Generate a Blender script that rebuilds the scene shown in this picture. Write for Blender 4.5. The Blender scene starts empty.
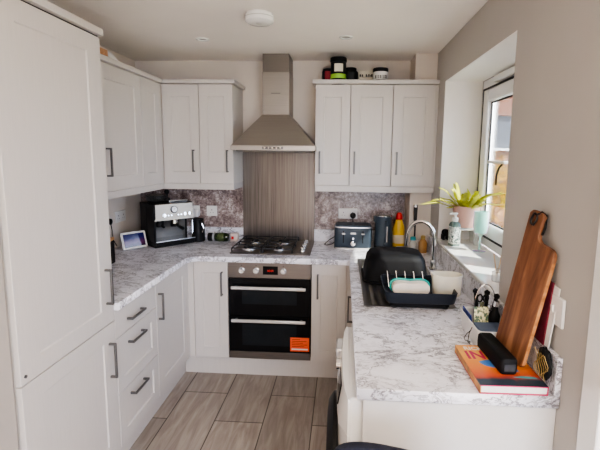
import bpy, bmesh, math, random
from mathutils import Vector, Matrix
PI = math.pi
random.seed(7)
SC = bpy.context.scene
COL = SC.collection

# ------------------------------------------------------------------ materials
def newmat(name):
    m = bpy.data.materials.new(name); m.use_nodes = True
    nt = m.node_tree
    return m, nt, nt.nodes, nt.links, nt.nodes['Principled BSDF']

def coords(nt, scale=(1, 1, 1), loc=(0, 0, 0), rot=(0, 0, 0)):
    tc = nt.nodes.new('ShaderNodeTexCoord'); mp = nt.nodes.new('ShaderNodeMapping')
    mp.inputs['Scale'].default_value = scale; mp.inputs['Location'].default_value = loc
    mp.inputs['Rotation'].default_value = rot
    nt.links.new(tc.outputs['Object'], mp.inputs['Vector'])
    return mp.outputs['Vector']

def noise(nt, vec, scale, detail=3, rough=.5, dist=0):
    n = nt.nodes.new('ShaderNodeTexNoise')
    n.inputs['Scale'].default_value = scale; n.inputs['Detail'].default_value = detail
    n.inputs['Roughness'].default_value = rough; n.inputs['Distortion'].default_value = dist
    nt.links.new(vec, n.inputs['Vector'])
    return n

def ramp(nt, fac, stops):
    r = nt.nodes.new('ShaderNodeValToRGB'); e = r.color_ramp.elements
    while len(e) < len(stops): e.new(.5)
    for el, (p, c) in zip(e, stops):
        el.position = p; el.color = tuple(c) + (1,) if len(c) == 3 else c
    nt.links.new(fac, r.inputs['Fac'])
    return r.outputs['Color']

def math_node(nt, op, a, b=None):
    n = nt.nodes.new('ShaderNodeMath'); n.operation = op
    for i, v in enumerate((a, b)):
        if v is None: continue
        if isinstance(v, (int, float)): n.inputs[i].default_value = v
        else: nt.links.new(v, n.inputs[i])
    return n.outputs[0]

def mixc(nt, fac, a, b, mode='MIX'):
    n = nt.nodes.new('ShaderNodeMix'); n.data_type = 'RGBA'; n.blend_type = mode
    for sock, v in ((n.inputs['Factor'], fac), (n.inputs['A'], a), (n.inputs['B'], b)):
        pass
    def setv(idx, v):
        if isinstance(v, (int, float)): n.inputs[idx].default_value = v
        elif isinstance(v, tuple): n.inputs[idx].default_value = v + (1,) if len(v) == 3 else v
        else: nt.links.new(v, n.inputs[idx])
    setv(0, fac); setv(6, a); setv(7, b)
    return n.outputs[2]

def bump(nt, bs, height, strength=.1, dist=.01):
    b = nt.nodes.new('ShaderNodeBump'); b.inputs['Strength'].default_value = strength
    b.inputs['Distance'].default_value = dist
    nt.links.new(height, b.inputs['Height']); nt.links.new(b.outputs['Normal'], bs.inputs['Normal'])

def plain(name, col, rough=.5, metal=0, var=.06, nscale=20, coat=0, spec=.5, emit=None, estr=0, trans=0):
    m, nt, N, L, bs = newmat(name)
    v = coords(nt)
    n = noise(nt, v, nscale, 2)
    a = tuple(c * (1 - var) for c in col); b = tuple(min(1, c * (1 + var)) for c in col)
    L.new(ramp(nt, n.outputs['Fac'], [(.3, a), (.7, b)]), bs.inputs['Base Color'])
    bs.inputs['Roughness'].default_value = rough; bs.inputs['Metallic'].default_value = metal
    bs.inputs['Coat Weight'].default_value = coat
    bs.inputs['Specular IOR Level'].default_value = spec
    bs.inputs['Transmission Weight'].default_value = trans
    if emit:
        bs.inputs['Emission Color'].default_value = tuple(emit) + (1,); bs.inputs['Emission Strength'].default_value = estr
    return m

def cabinet_mat(name, col):
    m, nt, N, L, bs = newmat(name)
    v = coords(nt, (90, 90, 3.0))
    n = noise(nt, v, 2.2, 4, .6)
    a = tuple(c * .955 for c in col)
    L.new(ramp(nt, n.outputs['Fac'], [(.35, a), (.62, col)]), bs.inputs['Base Color'])
    bs.inputs['Roughness'].default_value = .48
    bump(nt, bs, n.outputs['Fac'], .10, .002)
    return m

def marble_mat(name, tint=(1, 1, 1), base=(.93, .925, .99)):
    m, nt, N, L, bs = newmat(name)
    v = coords(nt, (.80, 1.35, 1.2), rot=(0, 0, .38))
    w = noise(nt, v, 3.5, 5, .6)
    vm = nt.nodes.new('ShaderNodeVectorMath'); vm.operation = 'MULTIPLY_ADD'
    L.new(w.outputs['Color'], vm.inputs[0]); vm.inputs[1].default_value = (.35, .35, .35); L.new(v, vm.inputs[2])
    def veins(scale, width, det):
        n = noise(nt, vm.outputs[0], scale, det, .62, .4)
        d = math_node(nt, 'ABSOLUTE', math_node(nt, 'SUBTRACT', n.outputs['Fac'], .5))
        return math_node(nt, 'SUBTRACT', 1.0, math_node(nt, 'MINIMUM', math_node(nt, 'DIVIDE', d, width), 1.0))
    v1 = veins(6.5, .022, 6); v2 = veins(15, .045, 5)
    cl = noise(nt, vm.outputs[0], 4, 4, .6)
    veil = ramp(nt, cl.outputs['Fac'], [(.38, (0, 0, 0)), (.62, (1, 1, 1))])
    c0 = mixc(nt, math_node(nt, 'MULTIPLY', veil, .55), base, tuple(c * .68 for c in base))
    c1 = mixc(nt, math_node(nt, 'MULTIPLY', v1, .85), c0, (.10, .09, .11))
    c2 = mixc(nt, math_node(nt, 'MULTIPLY', math_node(nt, 'MULTIPLY', v2, veil), .95), c1, (.12, .105, .125))
    c3 = mixc(nt, 1.0, c2, tuple(tint), 'MULTIPLY')
    L.new(c3, bs.inputs['Base Color'])
    bs.inputs['Roughness'].default_value = .32
    return m

def splash_mat(name):
    m, nt, N, L, bs = newmat(name)
    v = coords(nt)
    n1 = noise(nt, v, 9, 6, .68, .8); n2 = noise(nt, v, 60, 4, .7, .6)
    f = math_node(nt, 'ADD', math_node(nt, 'MULTIPLY', n1.outputs['Fac'], .55), math_node(nt, 'MULTIPLY', n2.outputs['Fac'], .45))
    L.new(ramp(nt, f, [(.38, (.07, .045, .042)), (.46, (.21, .155, .145)), (.53, (.36, .29, .275)), (.60, (.68, .62, .59))]), bs.inputs['Base Color'])
    bs.inputs['Roughness'].default_value = .28
    return m

def floor_mat(name):
    m, nt, N, L, bs = newmat(name)
    tc = nt.nodes.new('ShaderNodeTexCoord'); sp = nt.nodes.new('ShaderNodeSeparateXYZ'); L.new(tc.outputs['Object'], sp.inputs[0])
    cb = nt.nodes.new('ShaderNodeCombineXYZ')
    L.new(math_node(nt, 'ADD', sp.outputs['Y'], 1.11 + 12.0), cb.inputs[0])
    L.new(math_node(nt, 'ADD', sp.outputs['X'], -.65 + 6.0), cb.inputs[1])
    br = nt.nodes.new('ShaderNodeTexBrick'); L.new(cb.outputs[0], br.inputs['Vector'])
    br.offset = .5; br.offset_frequency = 2
    for k, val in (('Scale', 1), ('Mortar Size', .0035), ('Mortar Smooth', .1), ('Bias', 0), ('Brick Width', .6), ('Row Height', .3)):
        br.inputs[k].default_value = val
    br.inputs['Color1'].default_value = (.8, .8, .8, 1); br.inputs['Color2'].default_value = (1.12, 1.1, 1.08, 1)
    br.inputs['Mortar'].default_value = (.22, .20, .19, 1)
    v = coords(nt, (9, 1.1, 1))
    n = noise(nt, v, 2.6, 5, .6, .9)
    st = ramp(nt, n.outputs['Fac'], [(.33, (.26, .222, .195)), (.5, (.33, .29, .258)), (.66, (.41, .37, .335))])
    L.new(mixc(nt, 1.0, st, br.outputs['Color'], 'MULTIPLY'), bs.inputs['Base Color'])
    bs.inputs['Roughness'].default_value = .38
    bump(nt, bs, br.outputs['Fac'], -.25, .003)
    return m

def brushed(name, col=(.50, .48, .46), rough=.33, axis=2, streak=.2):
    m, nt, N, L, bs = newmat(name)
    s = [70, 70, 70]; s[axis] = .8
    n = noise(nt, coords(nt, tuple(s)), 3, 3, .6)
    L.new(ramp(nt, n.outputs['Fac'], [(.3, tuple(c * (1 - streak) for c in col)), (.7, tuple(min(1, c * (1 + streak)) for c in col))]), bs.inputs['Base Color'])
    bs.inputs['Metallic'].default_value = .9; bs.inputs['Roughness'].default_value = rough
    return m

def wood_mat(name, dark, mid, light, axis=2, sc=1.0):
    m, nt, N, L, bs = newmat(name)
    s = [14 * sc, 14 * sc, 14 * sc]; s[axis] = 1.6 * sc
    v = coords(nt, tuple(s))
    n = noise(nt, v, 1.6, 5, .6, 1.2)
    s2 = [22, 22, 22]; s2[axis] = .15
    n2 = noise(nt, coords(nt, tuple(s2)), 1.0, 1)
    f = math_node(nt, 'ADD', math_node(nt, 'MULTIPLY', n.outputs['Fac'], .65), math_node(nt, 'MULTIPLY', n2.outputs['Fac'], .35))
    L.new(ramp(nt, f, [(.38, dark), (.5, mid), (.62, light)]), bs.inputs['Base Color'])
    bs.inputs['Roughness'].default_value = .45
    return m

def brick_mat(name):
    m, nt, N, L, bs = newmat(name)
    tc = nt.nodes.new('ShaderNodeTexCoord'); sp = nt.nodes.new('ShaderNodeSeparateXYZ'); L.new(tc.outputs['Object'], sp.inputs[0])
    cb = nt.nodes.new('ShaderNodeCombineXYZ')
    L.new(math_node(nt, 'ADD', sp.outputs['X'], sp.outputs['Y']), cb.inputs[0]); L.new(sp.outputs['Z'], cb.inputs[1])
    br = nt.nodes.new('ShaderNodeTexBrick'); L.new(cb.outputs[0], br.inputs['Vector'])
    for k, val in (('Scale', 1), ('Mortar Size', .006), ('Brick Width', .225), ('Row Height', .075)):
        br.inputs[k].default_value = val
    br.inputs['Color1'].default_value = (.15, .042, .018, 1); br.inputs['Color2'].default_value = (.21, .07, .034, 1)
    br.inputs['Mortar'].default_value = (.26, .19, .15, 1)
    L.new(br.outputs['Color'], bs.inputs['Base Color']); bs.inputs['Roughness'].default_value = .9
    return m

def glass_mat(name, tint=(.95, .97, .97), gloss=.10):
    m = bpy.data.materials.new(name); m.use_nodes = True; nt = m.node_tree; N = nt.nodes; L = nt.links
    N.remove(N['Principled BSDF']); out = N['Material Output']
    t = N.new('ShaderNodeBsdfTransparent'); t.inputs[0].default_value = tint + (1,)
    g = N.new('ShaderNodeBsdfGlossy'); g.inputs['Roughness'].default_value = .03
    fr = N.new('ShaderNodeFresnel'); fr.inputs[0].default_value = 1.4
    mx = N.new('ShaderNodeMixShader'); L.new(math_node(nt, 'ADD', math_node(nt, 'MULTIPLY', fr.outputs[0], .8), gloss * .3), mx.inputs[0])
    L.new(t.outputs[0], mx.inputs[1]); L.new(g.outputs[0], mx.inputs[2]); L.new(mx.outputs[0], out.inputs[0])
    return m

def tinted(name, col, opac=.45):
    """clear-ish tinted plastic / glass: part transparent, part glossy colour"""
    m, nt, N, L, bs = newmat(name)
    n = noise(nt, coords(nt), 12, 2)
    L.new(ramp(nt, n.outputs['Fac'], [(.3, tuple(c * .9 for c in col)), (.7, col)]), bs.inputs['Base Color'])
    bs.inputs['Alpha'].default_value = opac; bs.inputs['Roughness'].default_value = .08
    return m

M = {}
M['cab'] = cabinet_mat('cabinet_paint', (.62, .585, .555))
M['cab_in'] = plain('cabinet_carcass', (.62, .60, .57), .6)
M['wall'] = plain('wall_paint', (.71, .64, .575), .85, var=.015, nscale=6)
M['wall_r'] = plain('wall_paint_backlit_grey', (.47, .45, .425), .85, var=.015, nscale=6)  # grey paint darkened: the wall's backlit shade is put into the colour
M['ceil'] = plain('ceiling_paint', (.90, .845, .80), .9, var=.012, nscale=5)
M['reveal'] = plain('reveal_paint', (.90, .88, .86), .8, var=.01)
M['white'] = plain('white_plastic', (.80, .79, .77), .35, var=.02)
M['upvc'] = plain('window_plastic', (.80, .80, .80), .3, var=.01)
M['gloss_white'] = plain('gloss_white_enamel', (.84, .835, .82), .2, var=.01, coat=.3)
M['marble'] = marble_mat('marble_laminate')
M['splash'] = splash_mat('mauve_stone_splashback')
M['floor'] = floor_mat('wood_effect_tile')
M['steel_v'] = brushed('brushed_steel_vertical', (.165, .148, .135), .30, 2, .35)
M['steel_h'] = brushed('brushed_steel_level', (.20, .18, .165), .34, 0, .08)
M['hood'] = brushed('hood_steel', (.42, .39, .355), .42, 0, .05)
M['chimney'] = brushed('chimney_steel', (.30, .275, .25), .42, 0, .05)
M['hood_up'] = brushed('flue_steel_dark_reflection', (.20, .18, .16), .40, 0, .05)  # chimney steel darkened: the dark reflection is put into the colour
M['chrome'] = plain('chrome', (.72, .72, .72), .12, 1, var=.03)
M['satin'] = plain('satin_nickel', (.15, .145, .14), .42, .6, var=.05)
M['sinksteel'] = brushed('sink_steel', (.26, .25, .24), .32, 1, .10)
M['alu'] = plain('pale_aluminium', (.78, .77, .76), .25, .6, var=.03)
M['blackglass'] = plain('black_oven_glass', (.006, .006, .007), .06, 0, spec=.18)
M['ovenwin'] = plain('smoky_oven_window', (.014, .017, .020), .05, 0, spec=.18)
M['black'] = plain('black_plastic', (.012, .012, .013), .38, 0, spec=.15)
M['matteblack'] = plain('matte_black_plastic', (.007, .007, .008), .62, spec=.15)
M['iron'] = plain('cast_iron', (.02, .02, .022), .5, .1)
M['rubber'] = plain('dark_rubber', (.03, .03, .035), .8)
M['navy'] = plain('slate_blue_enamel', (.042, .060, .082), .45, var=.05, spec=.35)
M['rack'] = plain('dark_slate_plastic', (.012, .016, .024), .5, spec=.3)
M['cream'] = plain('cream_plastic', (.80, .76, .64), .45, var=.02)
M['pale'] = plain('pale_cream_tub', (.78, .70, .60), .5, var=.06)
M['teal'] = plain('teal_silicone', (.02, .42, .36), .45)
M['tealcap'] = plain('teal_cap', (.03, .32, .36), .4)
M['yellow'] = plain('yellow_bottle', (.80, .50, .02), .35, coat=.3)
M['red'] = plain('red_plastic', (.62, .015, .015), .35)
M['darkred'] = plain('deep_red_enamel', (.35, .01, .03), .3)
M['orange'] = plain('orange_red_sticker', (.85, .11, .03), .5)
M['lime'] = plain('lime_label', (.28, .55, .05), .5)
M['paper'] = plain('cream_paper', (.72, .66, .54), .7)
M['page'] = plain('white_pages', (.80, .79, .76), .8, var=.05, nscale=200)
M['wood'] = wood_mat('acacia_wood', (.10, .034, .014), (.19, .075, .032), (.33, .15, .068), axis=1)
M['woodedge'] = wood_mat('acacia_edge', (.28, .11, .03), (.48, .21, .07), (.62, .32, .13))
M['lidwood'] = wood_mat('bamboo_lid', (.42, .20, .08), (.55, .29, .13), (.62, .36, .17), 0)
M['brick'] = brick_mat('sunlit_brick')
M['slate'] = plain('slate_blue_pane', (.085, .095, .115), .3)
M['grass'] = plain('garden_ground', (.16, .15, .09), .9, var=.3, nscale=3)
M['leafgold'] = plain('golden_leaves', (.26, .135, .002), .7, spec=.1, var=.6, nscale=6)
M['leaf'] = plain('yellow_green_leaf', (.42, .43, .035), .45, var=.45, nscale=14)
M['leafdark'] = plain('dark_leaf', (.04, .12, .03), .5, var=.3)
M['bark'] = plain('bark', (.12, .08, .05), .9)
M['pink'] = plain('dusty_pink_ceramic', (.62, .38, .32), .5, var=.04)
M['stone'] = plain('grey_stand', (.50, .50, .47), .6)
M['glass'] = glass_mat('window_glass')
M['soapglass'] = tinted('clear_soap_bottle', (.20, .28, .26), .75)
M['amber'] = tinted('amber_liquid', (.62, .34, .12), .8)
M['clear'] = tinted('clear_plastic', (.75, .75, .72), .45)
M['hopper'] = tinted('smoked_hopper', (.03, .03, .03), .85)
M['navyfabric'] = plain('dark_navy_fabric', (.010, .013, .028), .9, var=.2, nscale=150)
M['bluecard'] = plain('slate_blue_card', (.09, .13, .22), .5)
M['royal'] = plain('royal_blue', (.02, .05, .26), .45)
M['magenta'] = plain('magenta_print', (.50, .01, .10), .5)
M['bookblue'] = plain('bright_blue_print', (.06, .20, .52), .5)
M['gold'] = plain('gold_thread', (.55, .40, .16), .35, .7)
M['reddot'] = plain('red_display_digits', (.5, .01, .01), .4, emit=(1, .05, .03), estr=.12)
M['twine'] = plain('beige_reed', (.60, .42, .26), .8)

def book_cover():
    m, nt, N, L, bs = newmat('sunset_book_cover')
    tc = nt.nodes.new('ShaderNodeTexCoord'); sp = nt.nodes.new('ShaderNodeSeparateXYZ'); L.new(tc.outputs['Object'], sp.inputs[0])
    n = noise(nt, coords(nt), 14, 3)
    y = math_node(nt, 'ADD', sp.outputs['Y'], math_node(nt, 'MULTIPLY', n.outputs['Fac'], .05))
    yy = math_node(nt, 'DIVIDE', y, .30)
    L.new(ramp(nt, yy, [(.0, (.02, .03, .05)), (.20, (.03, .05, .07)), (.28, (.55, .07, .03)), (.50, (.75, .24, .03)), (.78, (.82, .42, .06)), (1, (.75, .30, .05))]), bs.inputs['Base Color'])
    bs.inputs['Roughness'].default_value = .35
    return m
M['cover'] = book_cover()

def screen_mat():
    m, nt, N, L, bs = newmat('sunset_screen')
    tc = nt.nodes.new('ShaderNodeTexCoord'); sp = nt.nodes.new('ShaderNodeSeparateXYZ'); L.new(tc.outputs['Object'], sp.inputs[0])
    n = noise(nt, coords(nt, (20, 1, 60)), 1.5, 3)
    z = math_node(nt, 'ADD', math_node(nt, 'DIVIDE', sp.outputs['Z'], .13), math_node(nt, 'MULTIPLY', math_node(nt, 'SUBTRACT', n.outputs['Fac'], .5), .35))
    c = ramp(nt, z, [(.15, (.003, .002, .006)), (.38, (.07, .02, .06)), (.55, (.04, .01, .05)), (.62, (.010, .008, .06)), (.9, (.005, .006, .05))])
    L.new(c, bs.inputs['Base Color']); L.new(c, bs.inputs['Emission Color']); bs.inputs['Emission Strength'].default_value = .25
    bs.inputs['Roughness'].default_value = .1
    return m
M['screen'] = screen_mat()

def goblet_mat():
    m, nt, N, L, bs = newmat('iridescent_goblet')
    lw = N.new('ShaderNodeLayerWeight'); lw.inputs[0].default_value = .5
    L.new(ramp(nt, lw.outputs['Facing'], [(.15, (.42, .80, .70)), (.5, (.55, .72, .60)), (.8, (.62, .38, .75)), (1, (.75, .5, .8))]), bs.inputs['Base Color'])
    bs.inputs['Alpha'].default_value = .6; bs.inputs['Roughness'].default_value = .1
    return m
M['goblet'] = goblet_mat()

def soap_label():
    m, nt, N, L, bs = newmat('leafy_soap_label')
    n = noise(nt, coords(nt), 70, 3, .6, 1.5)
    L.new(ramp(nt, n.outputs['Fac'], [(.42, (.05, .10, .09)), (.52, (.70, .72, .68))]), bs.inputs['Base Color'])
    bs.inputs['Roughness'].default_value = .3
    return m
M['soaplabel'] = soap_label()

# ------------------------------------------------------------------ geometry
class MB:
    def __init__(s): s.bm = bmesh.new()
    def box(s, x0, x1, y0, y1, z0, z1, rz=0, c=None):
        r = bmesh.ops.create_cube(s.bm, size=1)
        mt = Matrix.Translation(((x0 + x1) / 2, (y0 + y1) / 2, (z0 + z1) / 2)) @ Matrix.Rotation(rz, 4, 'Z') @ Matrix.Diagonal((abs(x1 - x0), abs(y1 - y0), abs(z1 - z0), 1))
        bmesh.ops.transform(s.bm, matrix=mt, verts=r['verts']); return s
    def hexa(s, b, t):
        """eight corners: bottom loop b, top loop t"""
        v = [s.bm.verts.new(p) for p in b] + [s.bm.verts.new(p) for p in t]
        n = len(b)
        s.bm.faces.new(v[:n][::-1]); s.bm.faces.new(v[n:])
        for i in range(n): s.bm.faces.new((v[i], v[(i + 1) % n], v[n + (i + 1) % n], v[n + i]))
        return s
    def lathe(s, prof, c=(0, 0, 0), n=28, axis='Z', mat=None, sx=1, sy=1):
        rows = []
        for r, z in prof:
            row = []
            if r < 1e-6: row = [s.bm.verts.new((0, 0, z))] * n
            else: row = [s.bm.verts.new((r * sx * math.cos(2 * PI * i / n), r * sy * math.sin(2 * PI * i / n), z)) for i in range(n)]
            rows.append(row)
        allv = set(v for row in rows for v in row)
        for a, b in zip(rows, rows[1:]):
            for i in range(n):
                q = []
                for v in (a[i], a[(i + 1) % n], b[(i + 1) % n], b[i]):
                    if v not in q: q.append(v)
                if len(q) > 2:
                    try: s.bm.faces.new(q)
                    except ValueError: pass
        for row, fl in ((rows[0], True), (rows[-1], False)):
            if len(set(row)) == n:
                try: s.bm.faces.new(row[::-1] if fl else row)
                except ValueError: pass
        R = {'Z': Matrix(), 'X': Matrix.Rotation(PI / 2, 4, 'Y'), 'Y': Matrix.Rotation(PI / 2, 4, 'X')}[axis]
        mt = (mat or Matrix()) @ Matrix.Translation(c) @ R if mat is None else mat @ Matrix.Translation(c) @ R
        bmesh.ops.transform(s.bm, matrix=mt, verts=list(allv)); return s
    def cyl(s, c, r, h, axis='Z', n=24, r2=None):
        return s.lathe([(r, 0), (r if r2 is None else r2, h)], c, n, axis)
    def tube(s, pts, r, n=8, closed=False, rads=None):
        pts = [Vector(p) for p in pts]; rows = []; m = len(pts)
        prev = None
        for i, p in enumerate(pts):
            if closed: d = pts[(i + 1) % m] - pts[i - 1]
            else: d = pts[min(i + 1, m - 1)] - pts[max(i - 1, 0)]
            d.normalize()
            if prev is None:
                u = d.cross(Vector((0, 0, 1)))
                if u.length < .05: u = d.cross(Vector((0, 1, 0)))
            else: u = prev - d * prev.dot(d)
            u.normalize(); prev = u; w = d.cross(u)
            rr = rads[i] if rads else r
            rows.append([s.bm.verts.new(p + (u * math.cos(2 * PI * k / n) + w * math.sin(2 * PI * k / n)) * rr) for k in range(n)])
        for i in range(m if closed else m - 1):
            a, b = rows[i], rows[(i + 1) % m]
            for k in range(n): s.bm.faces.new((a[k], a[(k + 1) % n], b[(k + 1) % n], b[k]))
        if not closed:
            s.bm.faces.new(rows[0][::-1]); s.bm.faces.new(rows[-1])
        return s
    def prism(s, poly, z0, z1, mat=None):
        vb = [s.bm.verts.new((x, y, z0)) for x, y in poly]; vt = [s.bm.verts.new((x, y, z1)) for x, y in poly]
        n = len(poly)
        s.bm.faces.new(vb[::-1]); s.bm.faces.new(vt)
        for i in range(n): s.bm.faces.new((vb[i], vb[(i + 1) % n], vt[(i + 1) % n], vt[i]))
        if mat is not None: bmesh.ops.transform(s.bm, matrix=mat, verts=vb + vt)
        return s
    def xf(s, mat):
        bmesh.ops.transform(s.bm, matrix=mat, verts=list(s.bm.verts)); return s
    def panel(s, x0, x1, z0, z1, yf=-.02, yb=0, st=.08, rc=.005, bev=.005, sb=None):
        """shaker slab: frame with a recessed centre, front at yf"""
        sb = st if sb is None else sb
        def ring(a, b, c, d, y): return [s.bm.verts.new(p) for p in ((a, y, c), (b, y, c), (b, y, d), (a, y, d))]
        e = .0015
        o0 = ring(x0, x1, z0, z1, yb); o1 = ring(x0, x1, z0, z1, yf + e); o2 = ring(x0 + e, x1 - e, z0 + e, z1 - e, yf)
        i1 = ring(x0 + st, x1 - st, z0 + sb, z1 - sb, yf); i2 = ring(x0 + st + bev, x1 - st - bev, z0 + sb + bev, z1 - sb - bev, yf + rc)
        s.bm.faces.new(o0[::-1])
        for a, b in ((o0, o1), (o1, o2), (o2, i1), (i1, i2)):
            for i in range(4): s.bm.faces.new((a[i], a[(i + 1) % 4], b[(i + 1) % 4], b[i]))
        s.bm.faces.new(i2); return s
    def build(s, name, mat, parent=None, bevel=0, seg=2, smooth=True, sub=0, angle=35):
        bmesh.ops.recalc_face_normals(s.bm, faces=list(s.bm.faces))
        me = bpy.data.meshes.new(name); s.bm.to_mesh(me); s.bm.free()
        if smooth:
            me.shade_smooth()
            me.set_sharp_from_angle(angle=math.radians(angle))
        me.materials.append(M[mat] if isinstance(mat, str) else mat)
        o = bpy.data.objects.new(name, me); COL.objects.link(o)
        if parent: o.parent = parent
        if bevel:
            b = o.modifiers.new('bevel', 'BEVEL'); b.width = bevel; b.segments = seg; b.limit_method = 'ANGLE'; b.angle_limit = math.radians(40)
            b.harden_normals = False
        if sub:
            q = o.modifiers.new('sub', 'SUBSURF'); q.levels = q.render_levels = sub
        return o

def tag(o, label, cat, group=None):
    o['label'] = label; o['category'] = cat
    if group: o['group'] = group
    return o
def thing(name, label, cat, loc=(0, 0, 0), rz=0, group=None):
    o = bpy.data.objects.new(name, None); COL.objects.link(o)
    o.location = loc; o.rotation_euler = (0, 0, rz); o.empty_display_size = .05
    return tag(o, label, cat, group)
def struct(o): o['kind'] = 'structure'; return o
def lab(o, l): o['label'] = l; return o
def text_mesh(name, body, size, mat, parent, matrix, depth=.0006, sx=1, align='LEFT', bold=0):
    c = bpy.data.curves.new(name, 'FONT'); c.body = body; c.size = size; c.extrude = depth; c.align_x = align; c.offset = bold
    t = bpy.data.objects.new('tmp', c)
    dg = bpy.context.evaluated_depsgraph_get()
    me = bpy.data.meshes.new_from_object(t); bpy.data.objects.remove(t)
    me.transform(matrix @ Matrix.Diagonal((sx, 1, 1, 1)))
    me.name = name; me.materials.clear(); me.materials.append(M[mat])
    o = bpy.data.objects.new(name, me); COL.objects.link(o); o.parent = parent
    return o
UP = Matrix.Rotation(PI / 2, 4, 'X')   # text standing up facing local -y

# ------------------------------------------------------------------ setting
CZ = 2.369; XR = 2.383; XO = 2.72
YB = -5.6
b = MB(); b.box(-.1, XO, YB, .0, -.10, 0); b.box(XO, 4.3, YB, -2.25, -.10, 0); struct(b.build('floor', 'floor'))
b = MB(); b.box(-.1, XO, YB, .12, CZ, CZ + .12); b.box(XO, 4.3, YB, -2.25, CZ, CZ + .12); struct(b.build('ceiling', 'ceil'))
b = MB(); b.box(-.12, XR + .30, 0, .12, -.1, CZ); struct(b.build('wall_back', 'wall'))
b = MB(); b.box(-.12, 0, YB, 0, -.1, CZ); struct(b.build('wall_left', 'wall'))
# right wall with window opening
RY0, RY1, RZ0, RZ1 = -1.69, -.51, 1.035, 2.13
RX = 2.63; XO = 2.72
b = MB()
b.box(XR, XO, -2.35, RY0, 0, CZ); b.box(XR, XO, RY1, 0, 0, CZ)
b.box(XR, XO, RY0, RY1, 0, RZ0); b.box(XR, XO, RY0, RY1, RZ1, CZ)
struct(b.build('wall_right', 'wall_r'))
b = MB(); e = .004
b.box(XR + .002, RX, RY1 - e, RY1, RZ0 + .02, RZ1); b.box(XR + .002, RX, RY0, RY0 + e, RZ0 + .02, RZ1); b.box(XR + .002, RX, RY0, RY1, RZ1 - e, RZ1)
struct(b.build('trim_1', 'reveal'))
# the dining end behind the camera: room widens past the pier at y=-2.35
b = MB(); b.box(XO, 4.3, -2.35, -2.25, 0, CZ); struct(b.build('wall_nook', 'wall'))
b = MB(); b.box(4.2, 4.3, YB, -2.35, 0, CZ); struct(b.build('wall_far_right', 'wall'))
b = MB(); b.box(0, 1.7, YB, YB + .1, 0, CZ); b.box(3.9, 4.2, YB, YB + .1, 0, CZ); b.box(1.7, 3.9, YB, YB + .1, 2.15, CZ)
struct(b.build('wall_rear', 'wall'))
# patio doorway frame behind the camera
b = MB()
for x in (1.7, 2.77, 3.84): b.box(x, x + .06, YB + .02, YB + .08, 0, 2.15)
b.box(1.76, 3.84, YB + .02, YB + .08, 2.09, 2.15); b.box(1.76, 3.84, YB + .02, YB + .08, 0, .05)
d1 = struct(b.build('door_1', 'upvc'))
# pier casing, bright white, right edge of picture
b = MB(); b.box(XR - .012, XO + .02, -2.435, -2.352, 0, CZ - .002); struct(b.build('trim_2', 'gloss_white', bevel=.004))
# pipe boxing in the corner
b = MB(); b.box(2.223, XR - .001, -.247, -.001, .0, CZ - .001); struct(b.build('trim_3', 'wall'))
# beige panel left of the tall cupboard
b = MB(); b.box(.002, .607, -3.3, -2.197, 0, CZ - .002); struct(b.build('wall_left_return', plain('beige_panel', (.44, .40, .36), .7, var=.02)))

# window: frame, sash, panes
def winrect(b, y0, y1, z0, z1, w, x0, x1):
    b.box(x0, x1, y0, y0 + w, z0, z1); b.box(x0, x1, y1 - w, y1, z0, z1)
    b.box(x0, x1, y0 + w, y1 - w, z0, z0 + w); b.box(x0, x1, y0 + w, y1 - w, z1 - w, z1)
b = MB(); winrect(b, RY0 + .004, RY1 - .004, 1.058, RZ1 - .004, .075, 2.632, 2.70); b.box(2.632, 2.70, -1.30, -1.24, 1.12, 2.05)
w1 = struct(b.build('window_1', 'upvc', bevel=.006))
for (a, c) in ((-1.255, -.578), (-1.622, -1.285)):
    b = MB(); winrect(b, a, c, 1.125, 2.06, .085, 2.618, 2.664)
    s_ = b.build('window_sash', 'upvc', w1, bevel=.012)
    b = MB(); winrect(b, a - .006, c + .006, 1.119, 2.066, .012, 2.6165, 2.622)
    b.build('rubber_seal', 'rubber', s_)
    b = MB(); winrect(b, a + .083, c - .083, 1.208, 1.977, .010, 2.643, 2.652)
    b.build('glazing_gasket', 'rubber', s_)
    b = MB(); b.box(2.6525, 2.658, a + .084, c - .084, 1.209, 1.976); b.build('window_pane', 'glass', s_)
b = MB(); b.box(2.600, 2.631, -1.45, -.80, 2.075, 2.112); b.build('trickle_vent', 'upvc', w1, bevel=.006)
# sill board
b = MB(); b.box(2.362, 2.631, RY0 + .002, RY1 - .002, 1.0365, 1.058); struct(b.build('window_sill', 'gloss_white', bevel=.006))
bpy.data.objects['window_sill'].name = 'window_2_sill'
bpy.data.objects['window_2_sill'].name = 'trim_4'

# ------------------------------------------------------------------ handles / cabinet builders
def bow_handle(parent, x, z0, z1, yf, horiz=False, mat='satin', name='handle'):
    """square section bow handle on a face at local y = yf"""
    b = MB(); w = .006
    if not horiz:
        b.box(x - w, x + w, yf - .034, yf - .024, z0, z1)
        b.box(x - w, x + w, yf - .026, yf + .002, z0, z0 + .010); b.box(x - w, x + w, yf - .026, yf + .002, z1 - .010, z1)
    else:   # x = (x0, x1), z0 = height
        x0, x1 = x
        b.box(x0, x1, yf - .034, yf - .024, z0 - w, z0 + w)
        b.box(x0, x0 + .010, yf - .026, yf + .002, z0 - w, z0 + w); b.box(x1 - .010, x1, yf - .026, yf + .002, z0 - w, z0 + w)
    return b.build(name, mat, parent, bevel=.0015)
def carcass(parent, w, z0, z1, depth, top=True, name='carcass'):
    b = MB(); t = .018; g = .001
    b.box(g, t, .0015, depth, z0, z1); b.box(w - t, w - g, .0015, depth, z0, z1)
    b.box(t, w - t, .0015, depth, z0, z0 + t); b.box(t, w - t, depth - .008, depth, z0 + t, z1)
    if top: b.box(t, w - t, .0015, depth, z1 - t, z1)
    b.box(t, w - t, .02, depth - .008, (z0 + z1) / 2 - .009, (z0 + z1) / 2 + .009) if top else None
    return b.build(name, 'cab', parent)
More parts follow.
